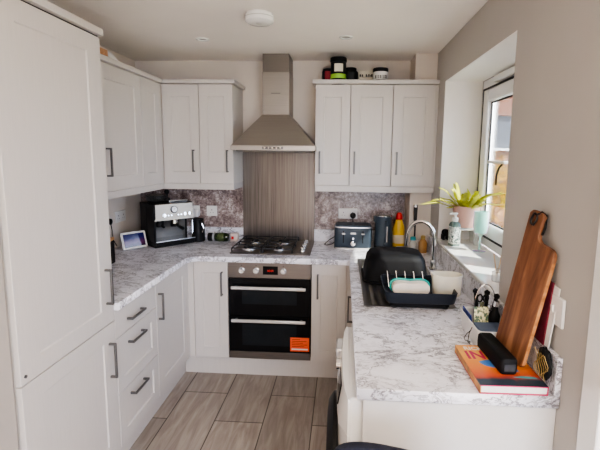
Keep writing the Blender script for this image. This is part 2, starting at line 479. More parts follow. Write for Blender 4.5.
def door(parent, x0, x1, z0, z1, handle=None, st=.08, name='door', sb=None, hz=None):
    b = MB(); b.panel(x0, x1, z0, z1, st=st, sb=sb)
    d = b.build(name, 'cab', parent, smooth=False)
    if handle is not None: bow_handle(d, handle, hz[0], hz[1], -.02)
    return d
RL, RB, RRt = PI / 2, 0, -PI / 2
G = .0015
# LEFT RUN (fronts at x = .6175, local x -> +y)
XLF = .6175 - .02
tall = thing('tall_cupboard', 'tall floor-to-cornice white fridge cupboard at left edge with two shaker doors', 'cupboard', (XLF, -2.176, 0), RL)
carcass(tall, .602, .15, 2.135, .592)
d = door(tall, G, .602 - G, .826, 2.135, st=.10, sb=.075, handle=.543, hz=(.925, 1.095)); d['label'] = 'long upper shaker door'
d = door(tall, G, .602 - G, .150, .8215, st=.10, sb=.075, handle=.543, hz=(.56, .735))
b = MB(); b.cyl((.022, -.0205, .855), .006, .004, 'Y', 12); b.build('screw_cap', 'satin', tall)
b = MB(); b.box(-.018, .606, -.036, .58, 2.143, 2.172); b.build('cornice', 'cab', tall, bevel=.002)
b = MB(); b.box(.002, .600, -.012, .57, 2.1352, 2.1428); b.build('gap_shade_strip', 'rubber', tall)  # dark strip painting the shade in the gap below the cornice

dr = thing('drawer_unit', 'white base unit of three drawers with dark bow handles, beside tall cupboard', 'drawer unit', (XLF, -1.573, 0), RL)
carcass(dr, .45, .15, .870, .575)
for z0, z1, hz_, plainf in ((.725, .8695, .787, True), (.4325, .7215, .662, False), (.150, .429, .378, False)):
    b = MB(); b.panel(G, .45 - G, z0, z1, st=.065 if not plainf else .002, rc=.007 if not plainf else .0001, bev=.006 if not plainf else .0005)
    q = b.build('drawer', 'cab', dr, smooth=False)
    bow_handle(q, (.110, .262), hz_, None, -.02, True)
lb = thing('base_cupboard', 'white single-door base unit between the drawers and the corner, left run', 'cupboard', (XLF, -1.1225, 0), RL)
carcass(lb, .50, .15, .870, .575)
door(lb, G, .50 - G, .150, .8695, .03, hz=(.632, .797))
# corner post joining left and back fronts
b = MB(); b.box(.60, .6175, -.621, -.6015, .15, .8695); b.box(.6005, .6560, -.6005, -.583, .15, .8695)
tag(b.build('corner_post', 'cab'), 'narrow white filler post in left inner corner of base units', 'corner post')
# BACK RUN (fronts y=-.60, local y=0 at -.58)
bb = thing('base_cupboard', 'narrow white base unit immediately left of the built-in oven', 'cupboard', (.6575, -.58, 0), 0)
carcass(bb, .2475, .15, .870, .555); door(bb, G, .2475 - G, .150, .8695, .207, st=.062, hz=(.625, .798), sb=.08)
br_ = thing('base_cupboard', 'narrow white base unit immediately right of the built-in oven', 'cupboard', (1.5025, -.58, 0), 0)
carcass(br_, .2475, .15, .870, .555); door(br_, G, .2475 - G, .150, .8695, .045, st=.062, hz=(.625, .798), sb=.08)
b = MB(); b.box(1.7515, 1.784, -.598, -.583, .15, .8695); b.box(1.7865, 1.804, -.640, -.6015, .15, .8695)
tag(b.build('corner_post', 'cab'), 'narrow white filler post in right inner corner of base units', 'corner post')
# RIGHT RUN (fronts x=1.7855, local x -> -y)
XRF = 1.7855 + .02
sink_unit = thing('base_cupboard', 'white sink base unit under the sink bowl, its door facing left', 'cupboard', (XRF, -.642, 0), RRt)
carcass(sink_unit, .45, .15, .868, .56, top=False); door(sink_unit, G, .45 - G, .15, .8695, .40, hz=(.632, .797))
du = thing('base_cupboard', 'white base unit between sink unit and washing machine, its door facing left', 'cupboard', (XRF, -1.093, 0), RRt)
carcass(du, .495, .15, .868, .56, top=False); door(du, G, .495 - G, .15, .8695, .44, hz=(.632, .797))
# plinths
b = MB(); b.box(.54, .558, -2.17, -.552, 0.001, .148); tag(b.build('plinth', 'cab'), 'white plinth board under left run of units and tall cupboard', 'plinth')
b = MB(); b.box(.56, 1.86, -.552, -.534, 0.001, .148); tag(b.build('plinth', 'cab'), 'white plinth board under the oven and back units', 'plinth')
b = MB(); b.box(1.862, 1.880, -1.588, -.552, 0.001, .148); tag(b.build('plinth', 'cab'), 'white plinth board under right run units beside washing machine', 'plinth')
# end panel
b = MB(); b.box(1.787, XR - .001, -2.217, -2.199, .001, .8705); tag(b.build('end_panel', plain('cream_end_panel', (.62, .60, .58), .5, var=.02), bevel=.001), 'plain pale end panel closing near end of right worktop', 'panel')

# WALL UNITS
ZB, ZT = 1.403, 2.135
def wall_unit(label, x, y, rz, w, depth, doors, st=.075):
    t = thing('wall_cupboard', label, 'cupboard', (x, y, 0), rz)
    carcass(t, w, ZB, ZT, depth)
    for (x0, x1, h) in doors:
        door(t, x0 + G, x1 - G, ZB, ZT - .002, h, st=st, hz=(1.49, 1.656), sb=.085)
    return t
XWF = .3512 - .02
wall_unit('white wall unit with long shaker door on left wall, touching tall cupboard', XWF, -1.573, RL, .405, .329, [(0, .405, .05)])
wall_unit('white wide-door wall unit on left wall with bow handle on its near side', XWF, -1.163, RL, .50, .329, [(0, .50, .06)])
wall_unit('white narrow wall unit on left wall, nearest to the back corner', XWF, -.661, RL, .298, .329, [(0, .298, None)])
wall_unit('left one of the two white wall units between corner and hood', .353, -.31, 0, .278, .308, [(0, .278, .235)], st=.066)
wall_unit('white wall unit whose side panel faces the cooker hood, left of it', .633, -.31, 0, .2545, .308, [(0, .2545, .212)], st=.062)
wall_unit('white wall unit immediately right of the hood, below the black jar', 1.5003, -.31, 0, .2545, .308, [(0, .2545, .035)], st=.062)
wall_unit('middle one of the three white wall units right of the hood', 1.7563, -.31, 0, .305, .308, [(0, .305, .035)], st=.07)
wall_unit('white wall unit in the right corner beside the window wall', 2.0628, -.31, 0, .305, .055, [(0, .305, .035)], st=.07)
b = MB(); b.box(2.369, XR - .0015, -.328, -.262, 1.403, 2.134); tag(b.build('filler_strip', 'cab'), 'thin white scribing strip between right wall unit and window wall', 'filler')
b = MB(); b.box(.333, .3512, -.3625, -.331, 1.403, 2.134); tag(b.build('corner_post', 'cab'), 'narrow white filler post in left corner of the wall units', 'corner post')
def ltrim(name, label, cat, boxes, bevel=.004):
    b = MB()
    for q in boxes: b.box(*q)
    return tag(b.build(name, 'cab', bevel=bevel), label, cat)
ltrim('cornice', 'white cornice strip along top of left and corner wall units', 'cornice', [(.30, .3735, -1.572, -.352, 2.137, 2.166), (.30, .9095, -.352, -.28, 2.137, 2.166), (.86, .9095, -.28, -.003, 2.137, 2.166)])
ltrim('cornice', 'white cornice strip along top of wall units right of hood', 'cornice', [(1.478, XR - .002, -.352, -.28, 2.137, 2.166), (1.478, 1.53, -.28, -.003, 2.137, 2.166)])
ltrim('light_rail', 'white light rail beneath the left and corner wall units', 'light rail', [(.315, .345, -1.572, -.323, 1.356, 1.4015), (.315, .885, -.323, -.293, 1.356, 1.4015), (.867, .885, -.293, -.003, 1.356, 1.4015)], .003)
ltrim('light_rail', 'white light rail beneath the wall units right of the hood', 'light rail', [(1.503, XR - .002, -.323, -.293, 1.356, 1.4015), (1.503, 1.521, -.293, -.003, 1.356, 1.4015)], .003)

# ------------------------------------------------------------------ worktop (U shape with sink cut-out)
def arc(cx, cy, r, a0, a1, n=8): return [(cx + r * math.cos(math.radians(a0 + (a1 - a0) * i / n)), cy + r * math.sin(math.radians(a0 + (a1 - a0) * i / n))) for i in range(n + 1)]
XW = 1.7655
outer = [(.002, -.002), (.002, -1.572), (.6375, -1.572)] + arc(.6375 + .085, -.62 - .085, .085, 180, 90) + arc(XW - .03, -.62 - .03, .03, 90, 0) + [(XW, -2.233), (XR - .002, -2.233), (XR - .002, -.249), (2.221, -.249), (2.221, -.002)]
hole = [(1.835, -.60), (2.247, -.60), (2.247, -1.50), (1.835, -1.50)]
cu = bpy.data.curves.new('worktop', 'CURVE'); cu.dimensions = '2D'; cu.fill_mode = 'BOTH'; cu.extrude = .016; cu.bevel_depth = .003; cu.bevel_resolution = 2; cu.offset = -.003
for pts in (outer, hole):
    sp = cu.splines.new('POLY'); sp.points.add(len(pts) - 1); sp.use_cyclic_u = True
    for p, q in zip(sp.points, pts): p.co = (q[0], q[1], 0, 1)
tmp = bpy.data.objects.new('tmp', cu); me = bpy.data.meshes.new_from_object(tmp); bpy.data.objects.remove(tmp)
me.transform(Matrix.Translation((0, 0, .891))); me.materials.clear(); me.materials.append(M['marble'])
wt = bpy.data.objects.new('worktop', me); COL.objects.link(wt)
tag(wt, 'white marble-effect U-shaped worktop running round three walls', 'worktop')
b = MB(); b.box(.003, 2.220, -.019, -.0015, .9115, 1.012); tag(b.build('upstand', 'marble', bevel=.002), 'marble-effect upstand along the back wall behind the hob', 'upstand')
b = MB(); b.box(XR - .019, XR - .0015, -2.233, -.249, .9115, 1.034); tag(b.build('upstand', 'marble', bevel=.002), 'marble-effect upstand along the window wall behind sink', 'upstand')
# splashbacks
b = MB(); b.box(.003, .882, -.007, -.001, 1.013, 1.355); tag(b.build('splashback', 'splash'), 'mauve mottled splashback panel left of the steel panel', 'splashback')
b = MB(); b.box(1.482, 2.2215, -.007, -.001, 1.013, 1.355); tag(b.build('splashback', 'splash'), 'mauve mottled splashback panel behind toaster and kettle', 'splashback')
b = MB(); b.box(.884, 1.480, -.026, -.0195, .9115, 1.0125); b.box(.884, 1.480, -.026, -.001, 1.0125, 1.645)
tag(b.build('steel_splashback', 'steel_v'), 'brushed steel splashback sheet behind the hob under the hood', 'splashback')

# ------------------------------------------------------------------ cooker hood
hd = thing('cooker_hood', 'stainless steel pyramid chimney cooker hood on back wall', 'cooker hood', (1.212, 0, 0))
b = MB(); b.box(-.30, .30, -.50, -.002, 1.655, 1.690)
b.hexa([(-.298, -.498, 1.690), (.298, -.498, 1.690), (.298, -.002, 1.690), (-.298, -.002, 1.690)], [(-.119, -.252, 1.925), (.087, -.252, 1.925), (.087, -.002, 1.925), (-.119, -.002, 1.925)])
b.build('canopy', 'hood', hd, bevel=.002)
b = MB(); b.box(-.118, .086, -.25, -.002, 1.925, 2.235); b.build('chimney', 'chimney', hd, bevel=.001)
b = MB(); b.box(-.115, .083, -.247, -.002, 2.235, CZ - .001); lab(b.build('upper_flue', 'hood_up', hd, bevel=.001), 'upper flue sleeve with dark reflection painted in')
b = MB(); b.box(-.051, .019, -.2515, -.249, 2.078, 2.084); b.build('badge', 'satin', hd)
b = MB(); b.box(-.075, .075, -.502, -.499, 1.664, 1.682); cp = b.build('control_strip', 'satin', hd)
for k in range(5):
    b = MB(); b.cyl((-.056 + .028 * k, -.501, 1.673), .006, .004, 'Y', 12); b.build('button', 'chrome', cp)
b = MB(); b.box(-.27, -.005, -.46, -.04, 1.648, 1.655); b.box(.005, .27, -.46, -.04, 1.648, 1.655); b.build('grease_filter', 'satin', hd)

# ------------------------------------------------------------------ oven
ov = thing('built_in_oven', 'built-under double oven with black glass doors and steel control panel', 'oven', (.9065, -.58, 0))
OW = .5935
b = MB(); b.box(.004, OW - .004, .0, .53, .152, .868); b.build('housing', 'black', ov)
b = MB(); b.box(0, OW, -.02, -.0, .757, .8695); cp = b.build('control_panel', 'steel_h', ov, bevel=.0015)
b = MB(); b.box(.252, .358, -.0215, -.0195, .785, .845); dsp = b.build('display', 'blackglass', cp)
text_mesh('digits', '00:00', .020, 'reddot', dsp, Matrix.Translation((.305, -.022, .806)) @ UP, align='CENTER')
for x in (.100, .203, .398):
    b = MB(); b.lathe([(.021, 0), (.021, .004), (.017, .006), (.015, .026), (0, .026)], (0, 0, 0), 24, 'Z', Matrix.Translation((x, -.0205, .812)) @ Matrix.Rotation(PI / 2, 4, 'X'))
    k = b.build('knob', 'alu', cp)
for x in (.100, .203, .398):
    b = MB(); b.cyl((x, -.0203, .848), .003, .0015, 'Y', 8); b.build('dial_mark', 'black', cp)
for (z0, z1, hz_, wz0, wz1) in ((.478, .754, .692, .565, .662), (.207, .474, .450, .255, .415)):
    b = MB(); b.box(.003, OW - .003, -.022, -.001, z0, z1); d = b.build('oven_door', 'blackglass', ov, bevel=.002)
    b = MB(); b.box(.10, OW - .10, -.0235, -.0215, wz0, wz1); b.build('window_glass', 'ovenwin', d)
    b = MB(); b.box(.028, OW - .035, -.060, -.042, hz_ - .011, hz_ + .011); b.box(.05, .07, -.044, -.021, hz_ - .008, hz_ + .008); b.box(OW - .077, OW - .057, -.044, -.021, hz_ - .008, hz_ + .008)
    b.build('door_handle', 'alu', d, bevel=.004)
b = MB(); b.box(0, OW, -.02, -.001, .152, .204); vp = b.build('vent_trim', 'steel_h', ov, bevel=.0015)
b = MB(); b.box(.268, .325, -.0215, -.0195, .176, .183); b.build('badge', 'satin', vp)
st_ = MB(); st_.box(.448, .585, -.0246, -.0236, .221, .326); stk = st_.build('sticker', 'orange', ov); lab(stk, 'orange-red energy sticker on lower door')
b = MB(); b.box(.458, .575, -.0252, -.0247, .233, .243); b.build('sticker_strip', 'page', stk)
b = MB()
for k, (a, c) in enumerate(((.46, .52), (.46, .565), (.46, .54), (.46, .57), (.46, .55))): b.box(a, c, -.0252, -.0247, .310 - k * .013, .3125 - k * .013)
b.build('small_print', 'black', stk)

# ------------------------------------------------------------------ hob
hb = thing('gas_hob', 'stainless four-burner gas hob with black cast iron pan supports', 'hob', (.900, -.525, .911))
b = MB(); b.box(0, .585, 0, .495, .0, .006); b.box(.012, .573, .012, .483, .006, .009); b.build('hob_plate', 'steel_h', hb, bevel=.002)
burn = [(.115, .125, .040), (.115, .365, .032), (.345, .125, .030), (.345, .365, .045)]
for (x, y, r) in burn:
    b = MB(); b.lathe([(r + .012, .009), (r + .010, .014), (r, .016), (r, .022)], (x, y, 0), 24); q = b.build('burner', 'alu', hb)
    b = MB(); b.lathe([(r - .002, .022), (r - .001, .028), (r - .006, .031), (0, .031)], (x, y, 0), 24); b.build('burner_cap', 'iron', q)
for (xa, xb) in ((.012, .222), (.240, .452)):
    b = MB(); r = .0055; z = .038; yc = (.125, .365)
    b.tube([(xa, .02, z), (xb, .02, z), (xb, .475, z), (xa, .475, z)], r, 6, closed=True)
    b.tube([(xa, .245, z), (xb, .245, z)], r, 6)
    for y in yc:
        xm = (xa + xb) / 2
        for dx, dy in ((1, 0), (-1, 0), (0, 1), (0, -1)):
            xe = xb if dx > 0 else xa; ye = y + dy * .11
            p0 = (xe, y, z) if dx else (xm, ye, z)
            b.tube([p0, (xm + dx * .022, y + dy * .022, z + .004)], r * .9, 6)
    for x in (xa, xb):
        for y in (.02, .245, .475): b.tube([(x, y, z), (x, y, .009)], r, 6)
    b.build('pan_support', 'iron', hb)
for y in (.10, .20, .30, .40):
    b = MB(); b.lathe([(.020, .009), (.019, .014), (.016, .017), (.015, .034), (0, .034)], (.520, y, 0), 20); k = b.build('knob', 'chrome', hb)

# ------------------------------------------------------------------ washing machine
wm = thing('washing_machine', 'white front-loading washing machine projecting from under right worktop', 'washing machine', (1.741, -1.602, 0), RRt)
# local x 0..0.59 -> -y ; local y = depth +x
W_ = .587
b = MB(); b.box(0, W_, .0, .56, .02, .848)
b.build('casing', 'gloss_white', wm, bevel=.012, seg=3)
b = MB()
# bowed front panel
n = 10
pts = [(W_ * i / n, -.034 * math.sin(PI * i / n) ** .5 - .002 if 0 < i < n else -.002) for i in range(n + 1)] + [(W_, .004), (0, .004)]
b.prism(pts, .05, .715); b.build('front_panel', 'gloss_white', wm, angle=50)
b = MB()
pts = [(W_ * i / n, -.018 * math.sin(PI * i / n) ** .5 - .002 if 0 < i < n else -.002) for i in range(n + 1)] + [(W_, .004), (0, .004)]
b.prism(pts, .72, .845)
for v in b.bm.verts:
    if v.co.y < -.003: v.co.y -= .020 * (.845 - v.co.z) / .125
fas = b.build('control_fascia', 'gloss_white', wm, angle=50)
b = MB(); b.box(.06, .17, -.046, -.014, .765, .815); b.build('detergent_drawer', 'alu', fas, bevel=.006)
b = MB(); b.hexa([(.31, -.038, .740), (.45, -.038, .740), (.45, -.02, .740), (.31, -.02, .740)], [(.31, -.026, .815), (.45, -.026, .815), (.45, -.015, .815), (.31, -.015, .815)]); b.build('display', 'blackglass', fas, bevel=.002)
b = MB(); b.lathe([(.024, 0), (.022, .018), (0, .020)], (0, 0, 0), 24, 'Z', Matrix.Translation((.235, -.026, .785)) @ Matrix.Rotation(PI / 2, 4, 'X')); b.build('programme_dial', 'chrome', fas)
b = MB(); b.lathe([(.215, 0), (.212, .018), (.18, .038), (.145, .042), (.13, .03), (0, .040)], (0, 0, 0), 40, 'Z', Matrix.Translation((W_ / 2, -.034, .455)) @ Matrix.Rotation(PI / 2, 4, 'X'))
lab(b.build('porthole_door', 'black', wm), 'round black porthole door')
for x in (.05, W_ - .05):
    for y in (.05, .5):
        b = MB(); b.cyl((x, y, 0.001), .02, .022, n=12); b.build('foot', 'rubber', wm)

# ------------------------------------------------------------------ sink, tap
sk = thing('sink', 'stainless steel inset sink with ridged drainer set in right worktop', 'sink', (1.822, -1.512, .911))
# local: x 0..0.44, y 0..0.925 (towards back)
SW, SL = .440, .927
def sink_mesh():
    b = MB(); bm = b.bm
    zt = .004
    xs = [0, .022, .418, SW]; ys = [0, .022, .470, .500, .880, SL]
    V = {}
    def v(x, y, z):
        k = (round(x, 4), round(y, 4), round(z, 4))
        if k not in V: V[k] = bm.verts.new(k)
        return V[k]
    def q(x0, x1, y0, y1, z): bm.faces.new((v(x0, y0, z), v(x1, y0, z), v(x1, y1, z), v(x0, y1, z)))
    for i in range(3):
        for j in range(5):
            if i == 1 and j in (1, 3): continue
            q(xs[i], xs[i + 1], ys[j], ys[j + 1], zt)
    # bowl
    bx0, bx1, by0, by1 = .022, .418, .500, .880; d = -.165; t = .02
    L0 = [v(bx0, by0, zt), v(bx1, by0, zt), v(bx1, by1, zt), v(bx0, by1, zt)]
    L1 = [v(bx0 + t, by0 + t, d), v(bx1 - t, by0 + t, d), v(bx1 - t, by1 - t, d), v(bx0 + t, by1 - t, d)]
    for i in range(4): bm.faces.new((L0[i], L0[(i + 1) % 4], L1[(i + 1) % 4], L1[i]))
    bm.faces.new(L1[::-1])
    # ridged drainer, ridges run away from the viewer
    dx0, dx1, dy0, dy1 = .022, .418, .022, .470; n = 60
    rows = []
    for i in range(n + 1):
        x = dx0 + (dx1 - dx0) * i / n
        e = min(1, min(i, n - i) / 3)
        z = zt - .010 * e + (.005 * (.5 + .5 * math.cos(2 * PI * i / 6)) * e)
        rows.append([(x, dy0, zt), (x, dy0 + .012, z), (x, dy1 - .012, z), (x, dy1, zt)])
    for a, c in zip(rows, rows[1:]):
        for j in range(3):
            p = []
            for pt in (a[j], c[j], c[j + 1], a[j + 1]):
                w = v(*pt)
                if w not in p: p.append(w)
            if len(p) > 2:
                try: bm.faces.new(p)
                except ValueError: pass
    return b
sb = sink_mesh().build('basin', 'sinksteel', sk, angle=30)
b = MB(); b.lathe([(.040, .0), (.038, .004), (.02, .002), (0, .002)], (.22, .69, -.1645), 24); b.build('waste', 'chrome', sk)

tp = thing('mixer_tap', 'tall satin steel swan-neck mixer tap at the back of sink', 'tap', (2.298, -.80, .9115), math.radians(-16))
TB = [(0, 0, .03), (0, 0, .20)] + [(-.085 + .085 * math.cos(a), -.0, .20 + .105 * math.sin(a)) for a in [PI * i / 14 for i in range(1, 15)]] + [(-.172, 0, .165), (-.174, 0, .14)]
b = MB(); b.lathe([(.026, 0), (.025, .008), (.020, .012), (.020, .055), (.014, .062), (0, .062)], (0, 0, 0), 20); b.build('tap_body', 'chrome', tp)
b = MB(); b.tube(TB, .0125, 12); b.build('spout', 'chrome', tp)
b = MB(); b.tube([(0, -.018, .04), (.0, -.045, .045), (.0, -.075, .07)], .006, 8); b.build('lever', 'chrome', tp)

# washing-up bowl upside down in the sink
def rrect(w, d, r, n=5):
    pts = []
    for cx, cy, a0 in ((w / 2 - r, d / 2 - r, 0), (-w / 2 + r, d / 2 - r, 90), (-w / 2 + r, -d / 2 + r, 180), (w / 2 - r, -d / 2 + r, 270)):
        pts += arc(cx, cy, r, a0, a0 + 90, n)
    return pts
def rloft(b, specs, cap0=True, cap1=True):
    """specs: (w, d, r, z)"""
    rows = []
    for w, d, r, z in specs: rows.append([b.bm.verts.new((x, y, z)) for x, y in rrect(w, d, r)])
    n = len(rows[0])
    for a, c in zip(rows, rows[1:]):
        for i in range(n): b.bm.faces.new((a[i], a[(i + 1) % n], c[(i + 1) % n], c[i]))
    if cap0: b.bm.faces.new(rows[0][::-1])
    if cap1: b.bm.faces.new(rows[-1])
    return b
wb = thing('washing_up_bowl', 'black plastic washing-up bowl upside down over the sink bowl', 'bowl', (2.026, -1.000, .9165), 0)
b = MB(); rloft(b, [(.355, .31, .06, .000), (.385, .34, .07, .000), (.385, .34, .07, .010), (.362, .320, .07, .012), (.330, .295, .08, .12), (.295, .26, .08, .150), (.23, .20, .06, .158)], cap0=False)
b.bm.faces.new([v for v in b.bm.verts][:0] or [b.bm.verts.new(p) for p in ((-.10, -.09, .150), (.10, -.09, .150), (.10, .09, .150), (-.10, .09, .150))])
b.build('bowl_shell', 'matteblack', wb, angle=60)

# dish rack on drainer
rk = thing('dish_rack', 'dark slate plastic dish rack with steel prongs standing on drainer', 'dish rack', (2.085, -1.415, .9165))
b = MB(); rloft(b, [(.312, .285, .03, .032), (.318, .29, .03, .035), (.338, .302, .03, .085), (.330, .294, .03, .085), (.308, .28, .028, .040), (.05, .05, .01, .0395)], cap0=True)
b.build('tray', 'rack', rk, angle=50)
b = MB(); rloft(b, [(.27, .24, .03, .006), (.28, .25, .03, .010), (.28, .25, .03, .0315)]); b.build('under_tray_shade', 'matteblack', rk)  # black inset put in for the shadow beneath the tray
for sx in (-1, 1):
    for sy in (-1, 1):
        b = MB(); b.cyl((sx * .12, sy * .10, 0), .014, .034, n=10); b.build('foot', 'rubber', rk)
for k in range(6):
    x = -.125 + .045 * k
    b = MB(); b.tube([(x, .118, .02), (x, .118, .100), (x - .010, .106, .118), (x, .06, .02)], .0028, 6); b.build('prong', 'chrome', rk)
b = MB(); b.tube([(-.15, .130, .088), (.15, .130, .088)], .005, 8); b.build('rail', 'rack', rk)
lt = thing('food_tub', 'pale cream oblong tub with teal rim lying on its side in rack', 'tub', (2.046, -1.448, .957))
prof = []
for i in range(40):
    a = 2 * PI * i / 40
    x = .093 * (abs(math.cos(a)) ** .55) * (1 if math.cos(a) >= 0 else -1); z = .035 * (abs(math.sin(a)) ** .7) * (1 if math.sin(a) >= 0 else -1)
    if z > 0: z -= .006 * math.exp(-(x / .035) ** 2)
    prof.append((x, z + .043))
R90 = Matrix.Rotation(PI / 2, 4, 'X')
b = MB(); b.prism([(x * .95, (z - .043) * .9 + .043) for x, z in prof], -.002, .055, R90); b.build('tub_body', 'pale', lt, bevel=.006, angle=50)
b = MB(); b.tube([(x, .003, z) for x, z in prof], .0055, 8, closed=True); b.build('rim_seal', 'teal', lt)
ct = thing('cutlery_pot', 'cream oval plastic pot standing in right end of dish rack', 'pot', (2.228, -1.430, .957))
b = MB(); rloft(b, [(.128, .092, .042, 0), (.136, .098, .046, .004), (.146, .106, .050, .103), (.140, .100, .047, .103), (.130, .092, .042, .010), (.03, .03, .01, .0095)]); b.build('pot_body', 'cream', ct, angle=50)

# ------------------------------------------------------------------ back right counter things
to = thing('toaster', 'slate blue four-slice toaster with pale trim against back wall', 'toaster', (1.797, -.205, .911))
b = MB(); rloft(b, [(.278, .165, .03, .012), (.290, .175, .035, .02), (.288, .175, .04, .165), (.27, .16, .045, .186)]); b.build('body', 'navy', to, angle=40)
b = MB(); rloft(b, [(.292, .178, .036, .0), (.294, .180, .037, .012)]); b.build('base_trim', 'alu', to)
b = MB(); rloft(b, [(.291, .178, .04, .166), (.289, .177, .04, .174)]); b.build('top_trim', 'alu', to)
b = MB()
for x in (-.065, .065):
    for y in (-.035, .035): b.box(x - .055, x + .055, y - .012, y + .012, .1855, .1885)
b.build('slots', 'black', to)
for x in (-.074, .074):
    b = MB(); b.box(x - .003, x + .003, -.0895, -.086, .05, .145); s_ = b.build('lever_slot', 'black', to)
    b = MB(); b.box(x - .012, x + .012, -.108, -.087, .118, .130); b.build('lever', 'alu', to, bevel=.003)
b = MB(); b.lathe([(.021, 0), (.019, .014), (0, .016)], (0, 0, 0), 24, 'Z', Matrix.Translation((0, -.087, .048)) @ Matrix.Rotation(PI / 2, 4, 'X')); b.build('browning_dial', 'chrome', to)
b = MB(); b.cyl((0, -.0885, .085), .008, .004, 'Y', 12); b.build('button', 'chrome', to)
b = MB(); b.box(-.020, .020, -.0895, -.087, .118, .132); b.build('badge', 'alu', to)
b = MB(); b.tube([(-.13, .07, .03), (-.165, .045, .012), (-.205, .02, .006), (-.225, .05, .006), (-.19, .11, .03), (-.14, .12, .06)], .0035, 6)
b.build('power_cord', 'black', to)

ke = thing('kettle', 'slate blue upright kettle with steel rim right of the toaster', 'kettle', (2.035, -.20, .911))
b = MB(); b.lathe([(.074, 0), (.076, .01), (.074, .018)], (0, 0, 0), 32); b.build('power_base', 'black', ke)
b = MB(); b.lathe([(.072, .019), (.073, .03), (.064, .243), (.062, .253)], (0, 0, 0), 32); b.build('body', 'navy', ke)
b = MB(); b.lathe([(.063, .251), (.063, .261), (.057, .265), (.02, .268), (0, .268)], (0, 0, 0), 32); b.build('lid', 'chrome', ke)
b = MB(); b.tube([(.010, -.068, .215), (.012, -.102, .212), (.014, -.110, .18), (.014, -.110, .08), (.012, -.098, .05), (.010, -.074, .048)], .010, 8); b.build('handle', 'navy', ke)
b = MB(); b.tube([(.014, -.1215, .19), (.014, -.1215, .07)], .005, 8); b.build('handle_strip', 'chrome', ke)
b = MB(); b.hexa([(-.080, -.018, .215), (-.055, -.022, .19), (-.055, .022, .19), (-.080, .018, .215)], [(-.080, -.018, .250), (-.055, -.022, .250), (-.055, .022, .250), (-.080, .018, .250)]); b.build('spout', 'navy', ke)

bl = thing('bleach_bottle', 'yellow plastic cleaner bottle with red cap right of the kettle', 'bottle', (2.157, -.165, .911))
b = MB(); b.lathe([(.040, 0), (.046, .008), (.047, .12), (.044, .16), (.026, .215), (.018, .228)], (0, 0, 0), 28, sy=.7); b.build('bottle_body', 'yellow', bl)
b = MB(); b.lathe([(.026, .222), (.028, .230), (.025, .258), (.015, .276), (0, .278)], (0, 0, 0), 20); b.build('cap', 'red', bl)
b = MB(); b.lathe([(.0475, .035), (.0478, .036), (.0478, .10), (.0475, .101)], (0, 0, 0), 28, sy=.7); b.build('bottle_label', plain('pale_label', (.72, .62, .45), .5), bl)

bo = thing('soap_bottle', 'clear washing-up liquid bottle with teal cap behind the tap', 'bottle', (2.243, -.335, .911))
b = MB(); b.lathe([(.028, 0), (.030, .006), (.030, .07), (.020, .092), (.011, .10)], (0, 0, 0), 24, sy=.75); b.build('bottle_body', 'clear', bo)
b = MB(); b.lathe([(.022, .094), (.022, .115), (.012, .120), (0, .121)], (0, 0, 0), 20); b.build('cap', 'tealcap', bo)
am = thing('amber_bottle', 'amber liquid bottle with gold top in corner behind the tap', 'bottle', (2.318, -.33, .911))
b = MB(); b.lathe([(.030, 0), (.032, .006), (.032, .075), (.018, .098), (.012, .105)], (0, 0, 0), 24); b.build('bottle_body', 'amber', am)
b = MB(); b.lathe([(.016, .103), (.017, .125), (.010, .13), (0, .13)], (0, 0, 0), 18); b.build('cap', 'gold', am)
bs_ = thing('bottle_brush', 'dark handled washing brush standing in white cup by the boxing', 'brush', (2.262, -.285, .911))
b = MB(); b.lathe([(.022, 0), (.026, .002), (.028, .09), (.026, .09), (.022, .006), (0, .006)], (0, 0, 0), 24); b.build('cup', 'white', bs_)
b = MB(); b.tube([(0, 0, .01), (0, 0, .20), (0, 0, .25), (0, 0, .34)], .008, 8, rads=[.006, .007, .013, .015]); b.build('handle', 'rubber', bs_)
b = MB(); b.lathe([(.016, .335), (.017, .348), (.013, .356), (0, .358)], (0, 0, 0), 12); b.build('hanging_tip', 'chrome', bs_)
cl = thing('cleaning_sponge', 'small white sponge on the worktop beside the yellow bottle', 'sponge', (2.158, -.265, .911))
b = MB(); rloft(b, [(.06, .04, .01, 0), (.062, .042, .011, .003), (.062, .042, .011, .022), (.058, .038, .01, .025)]); b.build('foam', 'page', cl)

# ------------------------------------------------------------------ sockets
def socket(label, loc, rz, w, gang, plug=None, name='wall_socket'):
    t = thing(name, label, 'socket', loc, rz)
    b = MB(); b.box(-w / 2, w / 2, -.009, -.0005, -.043, .043); b.build('plate', 'white', t, bevel=.003)
    for g in range(gang):
        xc = 0 if gang == 1 else (-.036 + .072 * g)
        b = MB(); b.box(xc - .003, xc + .003, -.0098, -.0088, .004, .013); b.box(xc - .014, xc - .008, -.0098, -.0088, -.016, -.012); b.box(xc + .008, xc + .014, -.0098, -.0088, -.016, -.012)
        b.build('pin_holes', 'rubber', t)
        b = MB(); b.box(xc + (.012 if gang == 2 else .018), xc + (.022 if gang == 2 else .028), -.0115, -.0088, .018, .036); b.build('rocker_switch', 'gloss_white', t, bevel=.001)
    return t
socket('white double socket on left wall beside the coffee machine', (.001, -.352, 1.142), RL, .146, 2)
sL = socket('white double socket on left wall half hidden by the tall cupboard', (.001, -.585, 1.135), RL, .146, 2)
b = MB(); b.lathe([(.022, 0), (.024, .006), (.022, .03), (.012, .036), (0, .036)], (0, 0, 0), 20, 'Z', Matrix.Translation((.034, -.011, -.004)) @ Matrix.Rotation(PI / 2, 4, 'X'))
b.tube([(.034, -.035, -.01), (.034, -.045, -.06), (.06, -.035, -.14), (.10, -.04, -.20)], .003, 6)
tag(b.build('black_plug', 'black'), 'round black plug with trailing cable in left wall socket', 'plug'); bpy.data.objects['black_plug'].matrix_world = Matrix.Translation((.001, -.585, 1.135)) @ Matrix.Rotation(RL, 4, 'Z')
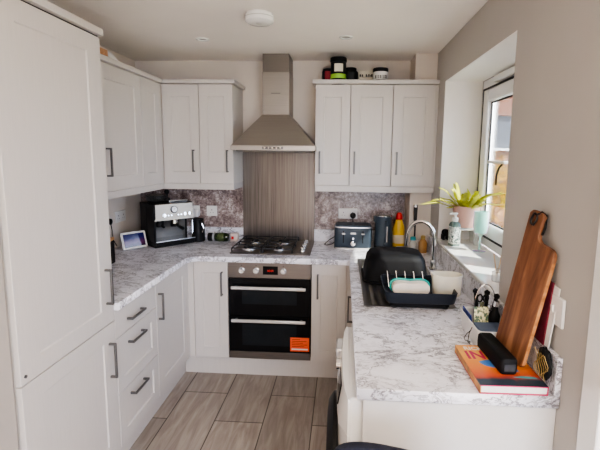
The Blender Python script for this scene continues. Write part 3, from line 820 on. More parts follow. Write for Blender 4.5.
socket('white square socket plate on mauve splashback, nearer to the hob', (.616, -.007, 1.150), 0, .088, 1)
socket('white socket plate on mauve splashback with adaptor, beside coffee machine', (.468, -.007, 1.150), 0, .088, 1)
b = MB(); b.box(-.026, .026, -.052, -.0, -.032, .026)
pa = b.build('plug_adaptor', 'white', bevel=.005); pa.location = (.487, -.0175, 1.135); tag(pa, 'white boxy adaptor plugged in beside the coffee machine', 'plug')
socket('white double socket above the toaster on mauve splashback', (1.757, -.007, 1.150), 0, .156, 2)
b = MB(); b.lathe([(.022, 0), (.025, .006), (.023, .032), (.012, .04), (0, .04)], (0, 0, 0), 20, 'Z', Matrix.Translation((0, 0, 0)) @ Matrix.Rotation(PI / 2, 4, 'X'))
b.tube([(0, -.030, -.015), (0, -.034, -.045), (0.01, -.03, -.09), (.05, -.03, -.15)], .0035, 6)
pb = b.build('black_plug', 'black'); pb.location = (1.799, -.0175, 1.137); tag(pb, 'round black plug in the socket above toaster', 'plug')
sr = thing('wall_switch', 'white square switched outlet on window wall right of the chopping board', 'switch', (XR - .001, -2.178, 1.166), RRt)
b = MB(); b.box(-.043, .043, -.010, -.0005, -.045, .045); b.build('plate', 'white', sr, bevel=.003)
b = MB(); b.box(-.024, -.010, -.0135, -.009, -.010, .012); b.build('rocker_switch', 'gloss_white', sr, bevel=.0015)

# ------------------------------------------------------------------ coffee corner
em = thing('espresso_machine', 'black and steel espresso machine turned in left back corner', 'coffee machine', (.322, -.228, .911), math.radians(48))
b = MB()
b.box(-.166, .166, -.13, .12, .004, .045); b.box(-.166, .166, .0, .12, .045, .335); b.box(-.166, .166, -.10, 0, .205, .335)
b.box(-.166, -.150, -.13, .0, .045, .335); b.box(.150, .166, -.10, .0, .205, .335)
b.build('body', 'black', em, bevel=.004)
b = MB(); b.hexa([(-.163, -.132, .205), (.163, -.132, .205), (.163, -.098, .205), (-.163, -.098, .205)], [(-.163, -.110, .330), (.163, -.110, .330), (.163, -.098, .335), (-.163, -.098, .335)])
fp = b.build('front_panel', brushed('warm_steel', (.25, .215, .17), .3, 0, .05), em, bevel=.003)
TL = Matrix.Translation; tilt = math.atan2(.022, .125)
def on_front(x, z, d=0): return TL((x, -.132 + (z - .205) * .176 - d, z)) @ Matrix.Rotation(PI / 2 - tilt, 4, 'X')
b = MB(); b.lathe([(.027, 0), (.027, .008), (.024, .010), (0, .010)], (0, 0, 0), 28, 'Z', on_front(.0, .285)); gg = b.build('pressure_gauge', 'black', em)
b = MB(); b.lathe([(.0215, .0102), (.0215, .0112), (0, .0112)], (0, 0, 0), 28, 'Z', on_front(.0, .285)); b.build('gauge_face', 'gloss_white', gg)
b = MB(); b.prism([(-.001, -.003), (.001, -.003), (.0005, .017), (-.0005, .017)], .0113, .012, on_front(0, .285) @ Matrix.Rotation(-.5, 4, 'Z')); b.build('needle', 'black', gg)
for x in (-.085, .085, .125):
    b = MB(); b.lathe([(.015, 0), (.014, .012), (0, .013)], (0, 0, 0), 20, 'Z', on_front(x, .245)); b.build('button', 'chrome', em)
for x in (-.05, -.025, .03, .055):
    b = MB(); b.lathe([(.007, 0), (.006, .004), (0, .004)], (0, 0, 0), 12, 'Z', on_front(x, .243)); b.build('button', 'chrome', em)
b = MB(); b.box(-.148, .148, -.002, -.0005, .046, .204); b.build('back_plate', 'satin', em)
b = MB(); b.lathe([(.036, .170), (.036, .205)], (.03, -.06, 0), 24); b.build('group_head', 'chrome', em)
b = MB(); b.lathe([(.033, .145), (.034, .17)], (.03, -.06, 0), 24); b.tube([(.03, -.09, .157), (.03, -.14, .150), (.03, -.20, .145)], .011, 8, rads=[.007, .011, .013]); b.build('portafilter', 'black', em)
b = MB(); b.lathe([(.030, .150), (.030, .204)], (-.085, -.055, 0), 20); b.tube([(-.085, -.08, .16), (-.085, -.12, .155)], .009, 8); b.build('grinder_outlet', 'black', em)
b = MB(); b.box(-.160, .160, -.150, -.005, .0455, .056); b.build('drip_tray', 'chrome', em, bevel=.003)
b = MB(); b.tube([(.14, -.07, .21), (.155, -.11, .19), (.150, -.12, .10), (.140, -.13, .075)], .005, 8); b.build('steam_wand', 'chrome', em)
b = MB(); b.lathe([(.055, .335), (.075, .35), (.082, .385), (.078, .39), (.03, .396), (0, .396)], (-.07, .03, 0), 28); b.build('bean_hopper', 'hopper', em)
b = MB(); b.box(-.01, .15, -.06, .10, .336, .352); b.build('cup_rail', 'chrome', em, bevel=.003)
b = MB(); b.lathe([(.026, .0), (.026, .012), (.010, .022), (.009, .045), (.018, .058), (.019, .072), (.010, .082), (0, .083)], (0, 0, 0), 24)
tm = b.build('coffee_tamper', 'black'); tm.location = (.338, -.262, 1.264); tag(tm, 'black knobbed coffee tamper standing on top of the espresso machine', 'tamper')
jg = thing('milk_jug', 'tall black jug with bright steel handle right of the espresso machine', 'jug', (.529, -.111, .911), math.radians(20))
b = MB(); b.lathe([(.050, 0), (.054, .005), (.052, .12), (.045, .165), (.048, .185), (.045, .185), (.042, .16), (.02, .05), (0, .05)], (0, 0, 0), 28); b.build('jug_body', 'black', jg)
b = MB(); b.tube([(.020, -.045, .165), (.03, -.075, .155), (.042, -.080, .12), (.030, -.058, .085)], .007, 8); b.build('handle', 'chrome', jg)

sd = thing('smart_display', 'white-framed smart display showing a purple sunset, beside coffee machine', 'smart display', (.172, -.462, .911), math.radians(54))
tl = Matrix.Rotation(math.radians(-18), 4, 'X')
def slab(w, h, y0, y1, r, z0=0):
    b = MB(); pts = [(x, z + z0 + h / 2) for x, z in rrect(w, h, r)]
    b.prism(pts, -y1, -y0, R90); return b
b = slab(.190, .128, -.006, .006, .010, .006); b.xf(tl); b.build('bezel', 'white', sd, bevel=.002)
o = slab(.160, .098, -.0075, -.006, .003, .021); o = o.build('screen', 'screen', sd); o.rotation_euler = (math.radians(-18), 0, 0)
b = MB(); b.hexa([(-.06, .010, 0), (.06, .010, 0), (.05, .075, 0), (-.05, .075, 0)], [(-.06, .030, .085), (.06, .030, .085), (.05, .045, .06), (-.05, .045, .06)]); b.build('stand', 'stone', sd, bevel=.006)
b = MB(); b.tube([(-.02, .07, .012), (.0, .10, .03), (.05, .11, .06), (.085, .10, .03), (.12, .08, .005)], .003, 6); b.build('cable', 'black', sd)
bxx = thing('storage_box', 'black canister box with a wooden lid beside tall cupboard', 'box', (.165, -.925, .911), math.radians(8))
b = MB(); rloft(b, [(.13, .17, .008, 0), (.132, .172, .008, .003), (.132, .172, .008, .150)]); b.build('box_body', 'matteblack', bxx)
b = MB(); rloft(b, [(.135, .175, .009, .1505), (.135, .175, .009, .168)]); b.build('lid', 'lidwood', bxx, bevel=.002)

# jar lying on its side and little pot behind hob
jr = thing('lying_jar', 'dark green jar with black lid and white band lying on side', 'jar', (.612, -.11, .911), 0)
mx = Matrix.Translation((0, 0, .036))
b = MB(); b.lathe([(.024, .055), (.034, .062), (.0355, .070), (.0355, .15), (.030, .165), (0, .166)], (0, 0, 0), 28, 'X'); b.xf(mx); b.build('jar_body', tinted('dark_green_jar', (.015, .03, .01), .95), jr)
b = MB(); b.lathe([(.0358, .085), (.0362, .086), (.0362, .135), (.0358, .136)], (0, 0, 0), 28, 'X'); b.xf(mx); b.build('jar_label', plain('olive_label', (.06, .085, .025), .5, var=.5, nscale=60), jr)
b = MB(); b.lathe([(.033, .040), (.034, .041), (.034, .056), (.033, .057)], (0, 0, 0), 28, 'X'); b.xf(mx); b.build('white_band', 'alu', jr)
b = MB(); b.lathe([(.0, 0), (.033, .001), (.035, .004), (.035, .036), (.033, .039)], (0, 0, 0), 28, 'X'); b.xf(mx); b.build('lid', 'black', jr)
b = MB(); b.tube([(.045, 0, .035), (.040, 0, .062), (.055, 0, .078), (.07, 0, .064)], .003, 6); b.build('clasp', 'chrome', jr)
cu_ = thing('salt_cellar', 'small pale pink lidded cube pot beside the lying jar', 'pot', (.822, -.075, .911))
b = MB(); rloft(b, [(.060, .055, .008, 0), (.064, .058, .01, .004), (.064, .058, .01, .060), (.058, .052, .01, .066)]); b.build('pot_body', plain('pale_pink', (.70, .58, .53), .5), cu_)
b = MB(); b.box(-.020, .0, -.0305, -.0288, .018, .042); b.build('red_mark', 'red', cu_)

# ------------------------------------------------------------------ things on the wall units
def on_top(z=2.1365): return z
rp = thing('round_tin', 'black and red round tin on wall unit right of hood', 'tin', (1.586, -.135, 2.1365))
b = MB(); b.lathe([(.044, 0), (.049, .006), (.050, .120), (.044, .138), (.030, .146), (0, .148)], (0, 0, 0), 32); b.build('tin_body', 'black', rp)
def wrap(r, a0d, a1d, z0, z1, n=12):
    b = MB()
    for i in range(n):
        a0 = math.radians(a0d + (a1d - a0d) * i / n); a1 = math.radians(a0d + (a1d - a0d) * (i + 1) / n)
        P = [(r * math.cos(a0), r * math.sin(a0)), (r * math.cos(a1), r * math.sin(a1)), ((r - .002) * math.cos(a1), (r - .002) * math.sin(a1)), ((r - .002) * math.cos(a0), (r - .002) * math.sin(a0))]
        b.hexa([(x, y, z0) for x, y in P], [(x, y, z1) for x, y in P])
    return b
wrap(.0508, -122, -10, .02, .118).build('red_label', 'darkred', rp)
bj = thing('protein_jar', 'tall black tub with cream label and lime green band', 'tub', (1.662, -.285, 2.1365))
b = MB(); b.lathe([(.052, 0), (.056, .004), (.056, .155), (.052, .160)], (0, 0, 0), 32); b.build('tub_body', 'black', bj)
b = MB(); b.lathe([(.0568, .042), (.0572, .043), (.0572, .072), (.0568, .073)], (0, 0, 0), 32); b.build('lime_band', 'lime', bj)
b = MB()
n = 10
for i in range(n):
    a0 = math.radians(-120 + 65 * i / n); a1 = math.radians(-120 + 65 * (i + 1) / n); r = .0574
    b.hexa([(r * math.cos(a0), r * math.sin(a0), .088), (r * math.cos(a1), r * math.sin(a1), .088), (.055 * math.cos(a1), .055 * math.sin(a1), .088), (.055 * math.cos(a0), .055 * math.sin(a0), .088)],
           [(r * math.cos(a0), r * math.sin(a0), .142), (r * math.cos(a1), r * math.sin(a1), .142), (.055 * math.cos(a1), .055 * math.sin(a1), .142), (.055 * math.cos(a0), .055 * math.sin(a0), .142)])
b.build('cream_label', 'paper', bj)
b = MB(); b.lathe([(.058, .160), (.060, .163), (.060, .187), (.056, .192), (0, .192)], (0, 0, 0), 32); b.build('lid', 'matteblack', bj)
bk = thing('black_tub', 'squat black tub behind the tall black tub on wall unit', 'tub', (1.752, -.120, 2.1365))
b = MB(); rloft(b, [(.11, .11, .03, 0), (.115, .115, .035, .005), (.115, .115, .035, .115), (.10, .10, .03, .125)]); b.build('tub_body', 'black', bk)
b = MB(); b.lathe([(.045, .125), (.046, .148), (.04, .152), (0, .152)], (0, 0, 0), 24); b.build('lid', 'matteblack', bk)
cb_ = thing('cardboard_carton', 'low cream carton with dark lettering on wall unit', 'box', (1.872, -.10, 2.1365))
b = MB(); b.box(-.058, .062, -.035, .035, 0, .132); b.build('carton', 'paper', cb_, bevel=.002)
b = MB()
for (a, c, h) in ((-.050, -.040, .018), (-.034, -.024, .018), (-.004, .006, .020), (.008, .012, .012), (.015, .025, .020), (.028, .034, .016), (.037, .048, .020)): b.box(a, c, -.0362, -.0352, .085, .085 + h)
b.build('print', 'black', cb_)
wj = thing('white_jar', 'white round jar with black lid and dark print on wall unit', 'jar', (1.972, -.235, 2.1365))
b = MB(); b.lathe([(.050, 0), (.054, .005), (.054, .098), (.050, .102)], (0, 0, 0), 32); b.build('jar_body', 'gloss_white', wj)
b = MB(); b.lathe([(.055, .100), (.057, .103), (.057, .122), (.053, .127), (0, .127)], (0, 0, 0), 32); b.build('lid', 'black', wj)
b = MB()
for k in range(8):
    a = math.radians(-135 + 13 * k); r = .0545; w = .0035 if k % 3 else .005
    c = Vector((r * math.cos(a), r * math.sin(a), 0))
    for (z0, z1, dw) in ((.050, .072, w), (.050, .053, w * 1.6), (.069, .072, w * 1.6)):
        q = MB.box(b, c.x - dw / 2, c.x + dw / 2, c.y - .0015, c.y + .0015, z0, z1)
for z in (.040, .034): b.lathe([(.0541, z), (.0544, z), (.0544, z + .003), (.0541, z + .003)], (0, 0, 0), 32)
b.build('print', 'black', wj)
# left wall-unit tops
wo = MB(); rloft(wo, [(.14, .10, .01, 0), (.14, .10, .01, .085)]); wo = wo.build('wooden_crate', 'lidwood', bevel=.002); wo.location = (.250, -1.02, 2.137); tag(wo, 'small brown wooden box on top of left wall units', 'box')
pl = MB(); pl.lathe([(0, 0), (.035, .002), (.056, .014), (.058, .018), (.035, .008), (0, .006)], (0, 0, 0), 32); pl.xf(Matrix.Rotation(math.radians(62), 4, 'Y') @ Matrix.Identity(4))
pl = pl.build('white_dish', 'gloss_white'); pl.location = (.262, -.835, 2.188); tag(pl, 'white round dish leaning on top of left wall units', 'dish')

# ------------------------------------------------------------------ ceiling fittings
sm = thing('smoke_alarm', 'round white smoke alarm on the ceiling', 'smoke alarm', (1.250, -1.140, CZ - .001))
b = MB(); b.lathe([(.070, 0), (.070, -.012), (.077, -.014), (.075, -.040), (.060, -.050), (.030, -.052), (0, -.052)], (0, 0, 0), 40); b.build('housing', 'gloss_white', sm)
b = MB(); b.lathe([(.0772, -.020), (.0777, -.021), (.0768, -.024)], (0, 0, 0), 40); b.build('vent_ring', 'stone', sm)
b = MB(); b.lathe([(.016, -.050), (.015, -.055), (0, -.056)], (-.0, -.01, 0), 20); b.build('test_button', 'stone', sm)
for (x, y, l) in ((.778, -.648, 'recessed round white downlight on ceiling, left of the hood'), (1.712, -.683, 'recessed round white downlight on ceiling, right of the hood')):
    t = thing('downlight', l, 'downlight', (x, y, CZ - .0005))
    b = MB(); b.lathe([(.030, 0), (.043, 0), (.044, -.003), (.040, -.006), (.031, -.005), (.028, -.001)], (0, 0, 0), 32); b.build('rim', 'gloss_white', t)
    b = MB(); b.lathe([(.028, -.0006), (.020, -.003), (0, -.0035)], (0, 0, 0), 24); b.build('lens', 'alu', t)

# ------------------------------------------------------------------ window-sill things
def sill(z=1.0585): return z
so = thing('soap_dispenser', 'leaf-patterned soap dispenser with white pump on window sill', 'soap dispenser', (2.435, -.745, 1.0585), math.radians(15))
b = MB(); rloft(b, [(.056, .056, .010, 0), (.060, .060, .012, .004), (.060, .060, .012, .135), (.050, .050, .014, .150), (.030, .030, .012, .158)]); b.build('bottle_body', 'soapglass', so)
b = MB(); rloft(b, [(.061, .061, .012, .015), (.0612, .0612, .012, .016), (.0612, .0612, .012, .125), (.061, .061, .012, .126)], False, False); b.build('bottle_label', 'soaplabel', so)
b = MB(); b.lathe([(.020, .158), (.020, .182), (.008, .186), (.008, .205)], (0, 0, 0), 20); b.box(-.042, .014, -.010, .010, .203, .214); b.build('pump', 'gloss_white', so, bevel=.002)
el = thing('elephant_ornament', 'small black elephant ornament on far end of window sill', 'ornament', (2.425, -.560, 1.0585), 0)
b = MB(); bm = b.bm
def blob(c, r, s=(1, 1, 1), n=14):
    q = bmesh.ops.create_uvsphere(bm, u_segments=n, v_segments=10, radius=r); bmesh.ops.transform(bm, matrix=Matrix.Translation(c) @ Matrix.Diagonal(tuple(s) + (1,)), verts=q['verts'])
blob((0, .01, .048), .028, (.9, 1.2, .9)); blob((0, -.025, .058), .019)
for sx in (-1, 1): blob((sx * .020, -.018, .060), .014, (.8, .35, 1.15))
for sx in (-1, 1):
    for y in (-.008, .030): b.cyl((sx * .015, y, 0), .009, .035, n=12)
b.tube([(0, -.038, .055), (0, -.050, .040), (0, -.050, .020), (0, -.058, .012)], .005, 8, rads=[.008, .007, .005, .004])
b.build('ornament_body', 'black', el, angle=60)
# pot stand + pot + plant
PS = (2.522, -.672)
ps = thing('plant_stand', 'small grey wooden stand under the pink plant pot', 'stand', (PS[0], PS[1], 1.0585))
b = MB(); rloft(b, [(.150, .130, .012, .098), (.150, .130, .012, .112)]); b.build('stand_top', 'stone', ps, bevel=.002)
for sx in (-1, 1):
    for sy in (-1, 1):
        b = MB(); b.box(sx * .058 - .010, sx * .058 + .010, sy * .048 - .010, sy * .048 + .010, 0, .0985); b.build('leg', 'stone', ps)
pp = thing('potted_plant', 'strap-leaved yellow-green plant in a dusty pink pot by window', 'plant', (PS[0], PS[1], 1.171))
b = MB(); b.lathe([(.062, 0), (.068, .004), (.086, .132), (.089, .140), (.082, .140), (.078, .112), (0, .110)], (0, 0, 0), 32); b.build('pot', 'pink', pp)
b = MB(); b.lathe([(.076, .113), (.04, .118), (0, .120)], (0, 0, 0), 20); b.build('soil', 'bark', pp)
def leaf(b, base, az, length, rise, droop, width, n=10, twist=0):
    d = Vector((math.cos(az), math.sin(az), 0)); sd_ = Vector((-math.sin(az), math.cos(az), 0))
    rows = []
    for i in range(n + 1):
        t = i / n
        r = length * (t ** 1.0) * math.cos(rise) ; z = length * math.sin(rise) * t - droop * t * t * t
        p = Vector(base) + d * r + Vector((0, 0, z + .010 * math.sin(t * 9 + az * 3) * t)) + sd_ * (.012 * math.sin(t * 7 + az * 5) * t)
        w = width * (.45 + .55 * math.sin(PI * min(1, t * 1.05))) * (1 if t < .85 else max(.05, (1 - t) / .15)) * (1 + .15 * math.sin(t * 20 + az))
        s2 = (sd_ * math.cos(twist * t) + Vector((0, 0, 1)) * math.sin(twist * t))
        rows.append([b.bm.verts.new(p - s2 * w + Vector((0, 0, w * .35))), b.bm.verts.new(p), b.bm.verts.new(p + s2 * w + Vector((0, 0, w * .35)))])
    for a, c in zip(rows, rows[1:]):
        for k in range(2): b.bm.faces.new((a[k], a[k + 1], c[k + 1], c[k]))
b = MB()
LV = [(-178, .30, 18, .05, .018), (170, .26, 28, .07, .016), (185, .20, 38, .03, .020), (150, .17, 62, .0, .018), (135, .20, 70, .0, .022), (100, .14, 55, .0, .020), (70, .15, 72, .0, .016), (200, .22, 30, .03, .022),
      (215, .20, 45, .04, .020), (-100, .20, 35, .03, .020), (-75, .26, 30, .03, .022), (-60, .30, 38, .03, .020), (-85, .28, 45, .04, .018), (-50, .20, 48, .0, .020), (-25, .10, 70, .0, .016), (-120, .18, 52, .02, .020), (-70, .17, 60, .0, .022), (-95, .33, 27, .02, .016), (-80, .22, 22, .02, .020), (195, .13, 20, .02, .02), (-65, .36, 33, .04, .018), (-55, .24, 25, .03, .020), (-88, .31, 36, .05, .020), (-40, .14, 35, .02, .018), (160, .24, 48, .02, .017), (120, .22, 58, .02, .018), (-70, .12, 50, 0, .020), (-110, .26, 40, .03, .017), (210, .15, 55, .0, .018), (178, .16, 34, .02, .020)]
for az, ln, ri, dp, wd in LV:
    leaf(b, (math.cos(math.radians(az)) * .025, math.sin(math.radians(az)) * .025, .105), math.radians(az), ln, math.radians(ri), dp, wd, twist=random.uniform(-.5, .5))
ff = b.build('foliage', 'leaf', pp, angle=180)
sf = thing('succulent', 'tiny dark green plant in a small cup on far sill corner', 'plant', (2.445, -.640, 1.0585))
b = MB(); b.lathe([(.016, 0), (.022, .040), (.019, .040), (0, .034)], (0, 0, 0), 16); b.build('pot', 'stone', sf)
b = MB()
for k in range(9): leaf(b, (0, 0, .035), k * 2.3, .035, math.radians(50 + 8 * (k % 3)), 0, .010, 4)
b.build('foliage', 'leafdark', sf, angle=180)
go = thing('goblet', 'pale iridescent tinted wine goblet on the window sill', 'goblet', (2.548, -.900, 1.0585))
b = MB(); b.lathe([(.037, 0), (.037, .003), (.008, .008), (.006, .085), (.012, .095), (.036, .115), (.045, .155), (.043, .245), (.041, .245), (.042, .155), (.032, .117), (0, .102)], (0, 0, 0), 32); b.build('glass_body', 'goblet', go)
rd = thing('reed_diffuser', 'small clear reed diffuser with beige sticks on near sill end', 'diffuser', (2.432, -1.525, 1.0585))
b = MB(); b.lathe([(.020, 0), (.023, .003), (.023, .045), (.010, .052), (.010, .062), (0, .062)], (0, 0, 0), 20); b.build('bottle_body', 'clear', rd)
for dx, dy in ((-.010, .02), (.008, -.01), (.018, .01), (-.018, -.005)):
    b = MB(); b.tube([(0, 0, .02), (dx * 1.2, dy * 1.2, .125)], .0028, 6); b.build('reed', 'twine', rd)
wsx = thing('suction_shelf', 'short white ledge with black hook fixed across the window glass', 'shelf', (2.617, -.955, 1.60))
b = MB(); b.box(-.030, 0, -.13, .13, -.008, .008); b.build('ledge', 'white', wsx, bevel=.003)
b = MB(); b.tube([(-.022, -.10, -.008), (-.030, -.075, -.03), (-.028, -.035, -.07), (-.026, -.030, -.13)], .006, 8); b.build('hook', 'black', wsx)

# ------------------------------------------------------------------ near right worktop things
zW = .9105
bk_ = thing('cookbook', 'orange and black hardback cookbook lying flat at worktop end', 'book', (2.142, -2.232, zW), math.radians(1))
BW, BL, BT = .206, .275, .029
b = MB(); b.box(.004, BW - .003, .003, BL - .003, .0035, BT - .0035); b.build('pages', 'page', bk_)
b = MB(); b.box(0, BW, 0, BL, BT - .003, BT); cv = b.build('front_cover', 'cover', bk_)
b = MB(); b.box(0, BW, 0, BL, 0, .003); b.box(BW - .0028, BW, 0, .0008, 0, BT); b.build('back_cover', 'magenta', bk_)
b = MB(); b.box(0, .0035, 0.0, BL, .003, BT - .003); b.build('spine', plain('spine_print', (.50, .22, .06), .4, var=.6, nscale=18), bk_)
b = MB(); b.box(0, BW, -.0006, .0006, BT - .0035, BT - .0002); b.build('cover_edge', 'magenta', bk_)
text_mesh('author_lettering', 'RICK', .034, 'page', cv, TL((.022, BL - .038, BT + .0002)), .0004, sx=.9, bold=.0006)
text_mesh('title_lettering', 'INDIA', .082, 'magenta', cv, TL((.014, BL - .105, BT + .0002)), .0004, sx=.80, bold=.002)
b = MB(); b.prism([(.045, .150), (.075, .163), (.115, .160), (.140, .150), (.150, .120), (.155, .090), (.120, .075), (.095, .085), (.085, .110), (.060, .120), (.048, .135)], BT + .0002, BT + .0006); b.build('blue_picture', 'bookblue', cv)
b = MB(); b.prism([(.12, .052), (.15, .060), (.19, .055), (.195, .045), (.15, .047)], BT + .0002, BT + .0006); b.build('green_picture', 'tealcap', cv)

spk = thing('portable_speaker', 'black rounded bar speaker lying along top of the cookbook', 'speaker', (2.247, -2.062, zW + BT + .001), math.radians(3.5))
b = MB(); rloft(b, [(.048, .205, .010, 0), (.054, .210, .012, .004), (.056, .212, .012, .022), (.054, .210, .012, .046), (.046, .204, .010, .052)]); b.build('speaker_body', 'matteblack', spk, angle=60)
b = MB(); b.box(-.018, .018, -.1075, -.1055, .012, .036); b.build('port_cover', 'rubber', spk, bevel=.0008)

# chopping board leaning on the wall
x0, y0, yaw, lean = 2.272, -1.972, .25, .108
zb = zW + BT + .004
a_ = Vector((math.sin(yaw), -math.cos(yaw), 0)); n_ = Vector((math.cos(yaw), math.sin(yaw), 0))
b_ = Vector((0, 0, 1)) * math.cos(lean) + n_ * math.sin(lean)
rl = -.135
a2 = a_ * math.cos(rl) + b_ * math.sin(rl); b2 = -a_ * math.sin(rl) + b_ * math.cos(rl); nn = a2.cross(b2)
if nn.dot(n_) < 0: nn = -nn
zoff = .019
bm_ = Matrix(((a2.x, b2.x, nn.x, x0), (a2.y, b2.y, nn.y, y0), (a2.z, b2.z, nn.z, zb + zoff), (0, 0, 0, 1)))
cbd = thing('chopping_board', 'large acacia wood paddle chopping board leaning on window wall', 'chopping board')
cbd.matrix_world = bm_
Wb, Lb, hw, sh = .155, .508, .070, .412
poly = [(0.006, 0), (Wb - .006, 0), (Wb, .006), (Wb, sh - .03)] + arc(Wb - .028, sh - .028, .028, 0, 90, 5) + [(hw + .030, sh + .002)] + arc(hw + .022, sh + .026, .024, 270, 180, 5)[1:] + [(hw, Lb - .012), (hw - .012, Lb)] + [(.012, Lb), (0, Lb - .012), (0, .006)]
b = MB(); b.prism(poly, 0, .016); b.build('board', 'wood', cbd, bevel=.003, angle=50)
b = MB(); b.prism([(Wb, .01), (Wb + .0006, .01), (Wb + .0006, sh - .04), (Wb, sh - .04)], .002, .014); b.build('pale_edge', 'woodedge', cbd)
b = MB(); b.tube([(.033 + .012 * math.cos(t), Lb - .028 + .020 * math.sin(t), -.004 + .002 * math.sin(3 * t)) for t in [2 * PI * k / 16 for k in range(16)]] , .0035, 6, closed=True)
b.tube([(.040, Lb - .012, -.003), (.052, Lb + .002, .004), (.064, Lb - .006, .014), (hw + .004, Lb - .045, .012), (hw + .004, Lb - .07, .008)], .004, 6); b.build('hanging_cord', 'black', cbd)

# pouch beside the board
po = thing('glittery_pouch', 'black rounded pouch with gold thread behind chopping board', 'pouch', (2.350, -2.165, zW + BT + .001))
po.location = (2.350, -2.186, zW + BT + .0015)
b = MB(); q = bmesh.ops.create_uvsphere(b.bm, u_segments=20, v_segments=14, radius=1)
for v in q['verts']:
    k = 1 + .08 * math.sin(9 * v.co.x + 5 * v.co.z) + .06 * math.sin(11 * v.co.y)
    v.co = Vector((v.co.x * .013 * k, v.co.y * .040 * k, max(-.999, v.co.z) * .052 * (k if v.co.z > -.7 else 1) + .0525))
b.build('pouch_body', 'black', po, angle=180)
b = MB()
for k in range(7):
    pts = [(-.0145 - .0012 * math.cos(t), -.040 + .011 * k + .012 * math.sin(t * 1.3 + k), .015 + .075 * t / 6) for t in range(7)]
    b.tube(pts, .0010, 5)
b.build('gold_thread', 'gold', po)
# papers behind the board
pf = thing('paper_folder', 'upright folder of white sheets with a dark red cover against wall', 'folder', (2.3735, -2.075, zW + .125 + .0))
b = MB(); b.hexa([(-.008, -.092, 0), (-.004, -.092, 0), (-.004, .07, 0), (-.008, .07, 0)], [(.002, -.112, .20), (.006, -.112, .20), (.006, .06, .20), (.002, .06, .20)]); b.build('sheets', 'page', pf)
b = MB(); b.hexa([(-.013, -.068, 0), (-.009, -.068, 0), (-.009, .07, 0), (-.013, .07, 0)], [(-.003, -.082, .21), (.001, -.082, .21), (.001, .06, .21), (-.003, .06, .21)]); lab(b.build('folder_cover', plain('wine_red_cover', (.16, .01, .03), .5), pf), 'dark red cover')

# white tray with odds and ends
tr = thing('plastic_tray', 'white rectangular plastic tray full of odds and ends beside upstand', 'tray', (2.2895, -1.8245, zW))
b = MB(); rloft(b, [(.118, .240, .015, 0), (.122, .244, .018, .004), (.140, .262, .022, .082), (.134, .256, .020, .082), (.116, .238, .016, .008), (.03, .1, .01, .0075)]); b.build('tray_body', 'white', tr, angle=50)
def in_tray(o, label, cat): return tag(o, label, cat)
b = MB(); rloft(b, [(.104, .108, .008, 0), (.104, .108, .008, .014)]); o = b.build('blue_notebook', 'bluecard', bevel=.001); o.location = (2.290, -1.885, zW + .056); o.rotation_euler = (math.radians(0), 0, math.radians(2)); in_tray(o, 'slate blue notebook lying in near end of the white tray', 'notebook')
b = MB(); rloft(b, [(.094, .104, .004, 0), (.094, .104, .004, .046)]); o = b.build('recipe_box', 'stone', bevel=.001); o.location = (2.290, -1.884, zW + .0085); in_tray(o, 'grey box beneath the blue notebook inside the white tray', 'box')
b = MB(); b.box(-.002, .002, -.055, .055, 0, .082); o = b.build('blue_folder', 'royal'); o.location = (2.240, -1.765, zW + .0095); o.rotation_euler = (0, math.radians(-6), 0); in_tray(o, 'royal blue card standing along far left side of the white tray', 'folder')
def flower_mat():
    m, nt, N, L, bs = newmat('flower_print_card')
    n = noise(nt, coords(nt), 90, 2, .5, 1)
    L.new(ramp(nt, n.outputs['Fac'], [(.42, (.10, .16, .10)), (.50, (.70, .66, .35)), (.62, (.85, .82, .55))]), bs.inputs['Base Color']); return m
b = MB(); b.hexa([(-.028, -.002, 0), (.028, -.002, 0), (.028, .002, 0), (-.028, .002, 0)], [(-.028, .018, .082), (.028, .018, .082), (.028, .022, .082), (-.028, .018, .082)]); o = b.build('floral_card', flower_mat()); o.location = (2.275, -1.822, zW + .050); in_tray(o, 'yellow and green floral card propped in the white tray', 'card')
o.location.z = zW + .0085
o.scale = (1, 1, 1.40)
# utensil holder: wire basket with black-handled tools
BX, BY = 2.305, -1.748
wbk = thing('wire_basket', 'chrome wire basket with looped handle standing in far end of white tray', 'basket', (BX, BY, zW + .0085))
b = MB()
for z, s in ((.004, .66), (.05, .72), (.095, .78)):
    b.tube([(.050 * s * math.cos(t), .050 * s * math.sin(t), z) for t in [2 * PI * k / 24 for k in range(24)]], .0018, 6, closed=True)
for k in range(12):
    t = 2 * PI * k / 12; b.tube([(.033 * math.cos(t), .033 * math.sin(t), .004), (.039 * math.cos(t), .039 * math.sin(t), .095)], .0014, 5)
for k in range(3):
    y = -.02 + .02 * k; b.tube([(-math.sqrt(.033 ** 2 - y * y), y, .004), (math.sqrt(.033 ** 2 - y * y), y, .004)], .0014, 5)
b.build('wire_cage', 'chrome', wbk)
b = MB(); b.tube([(-.039, 0, .095)] + [(-.044 * math.cos(PI * k / 12), -.01, .095 + .100 * math.sin(PI * k / 12)) for k in range(1, 12)] + [(.039, 0, .095)], .0024, 6); b.build('loop_handle', 'chrome', wbk)
tools = [('kitchen_scissors', 'black-handled kitchen scissors standing in the wire basket', 'scissors', (-.018, -.020), (-.05, -.12)),
         ('vegetable_peeler', 'black upright peeler at left side of the wire basket', 'peeler', (-.022, .012), (-.20, .05)),
         ('bottle_opener', 'black and steel bottle opener in middle of wire basket', 'opener', (.006, .006), (.05, -.05)),
         ('black_whisk', 'black handled whisk at right side of the wire basket', 'whisk', (.022, -.006), (.25, -.20))]
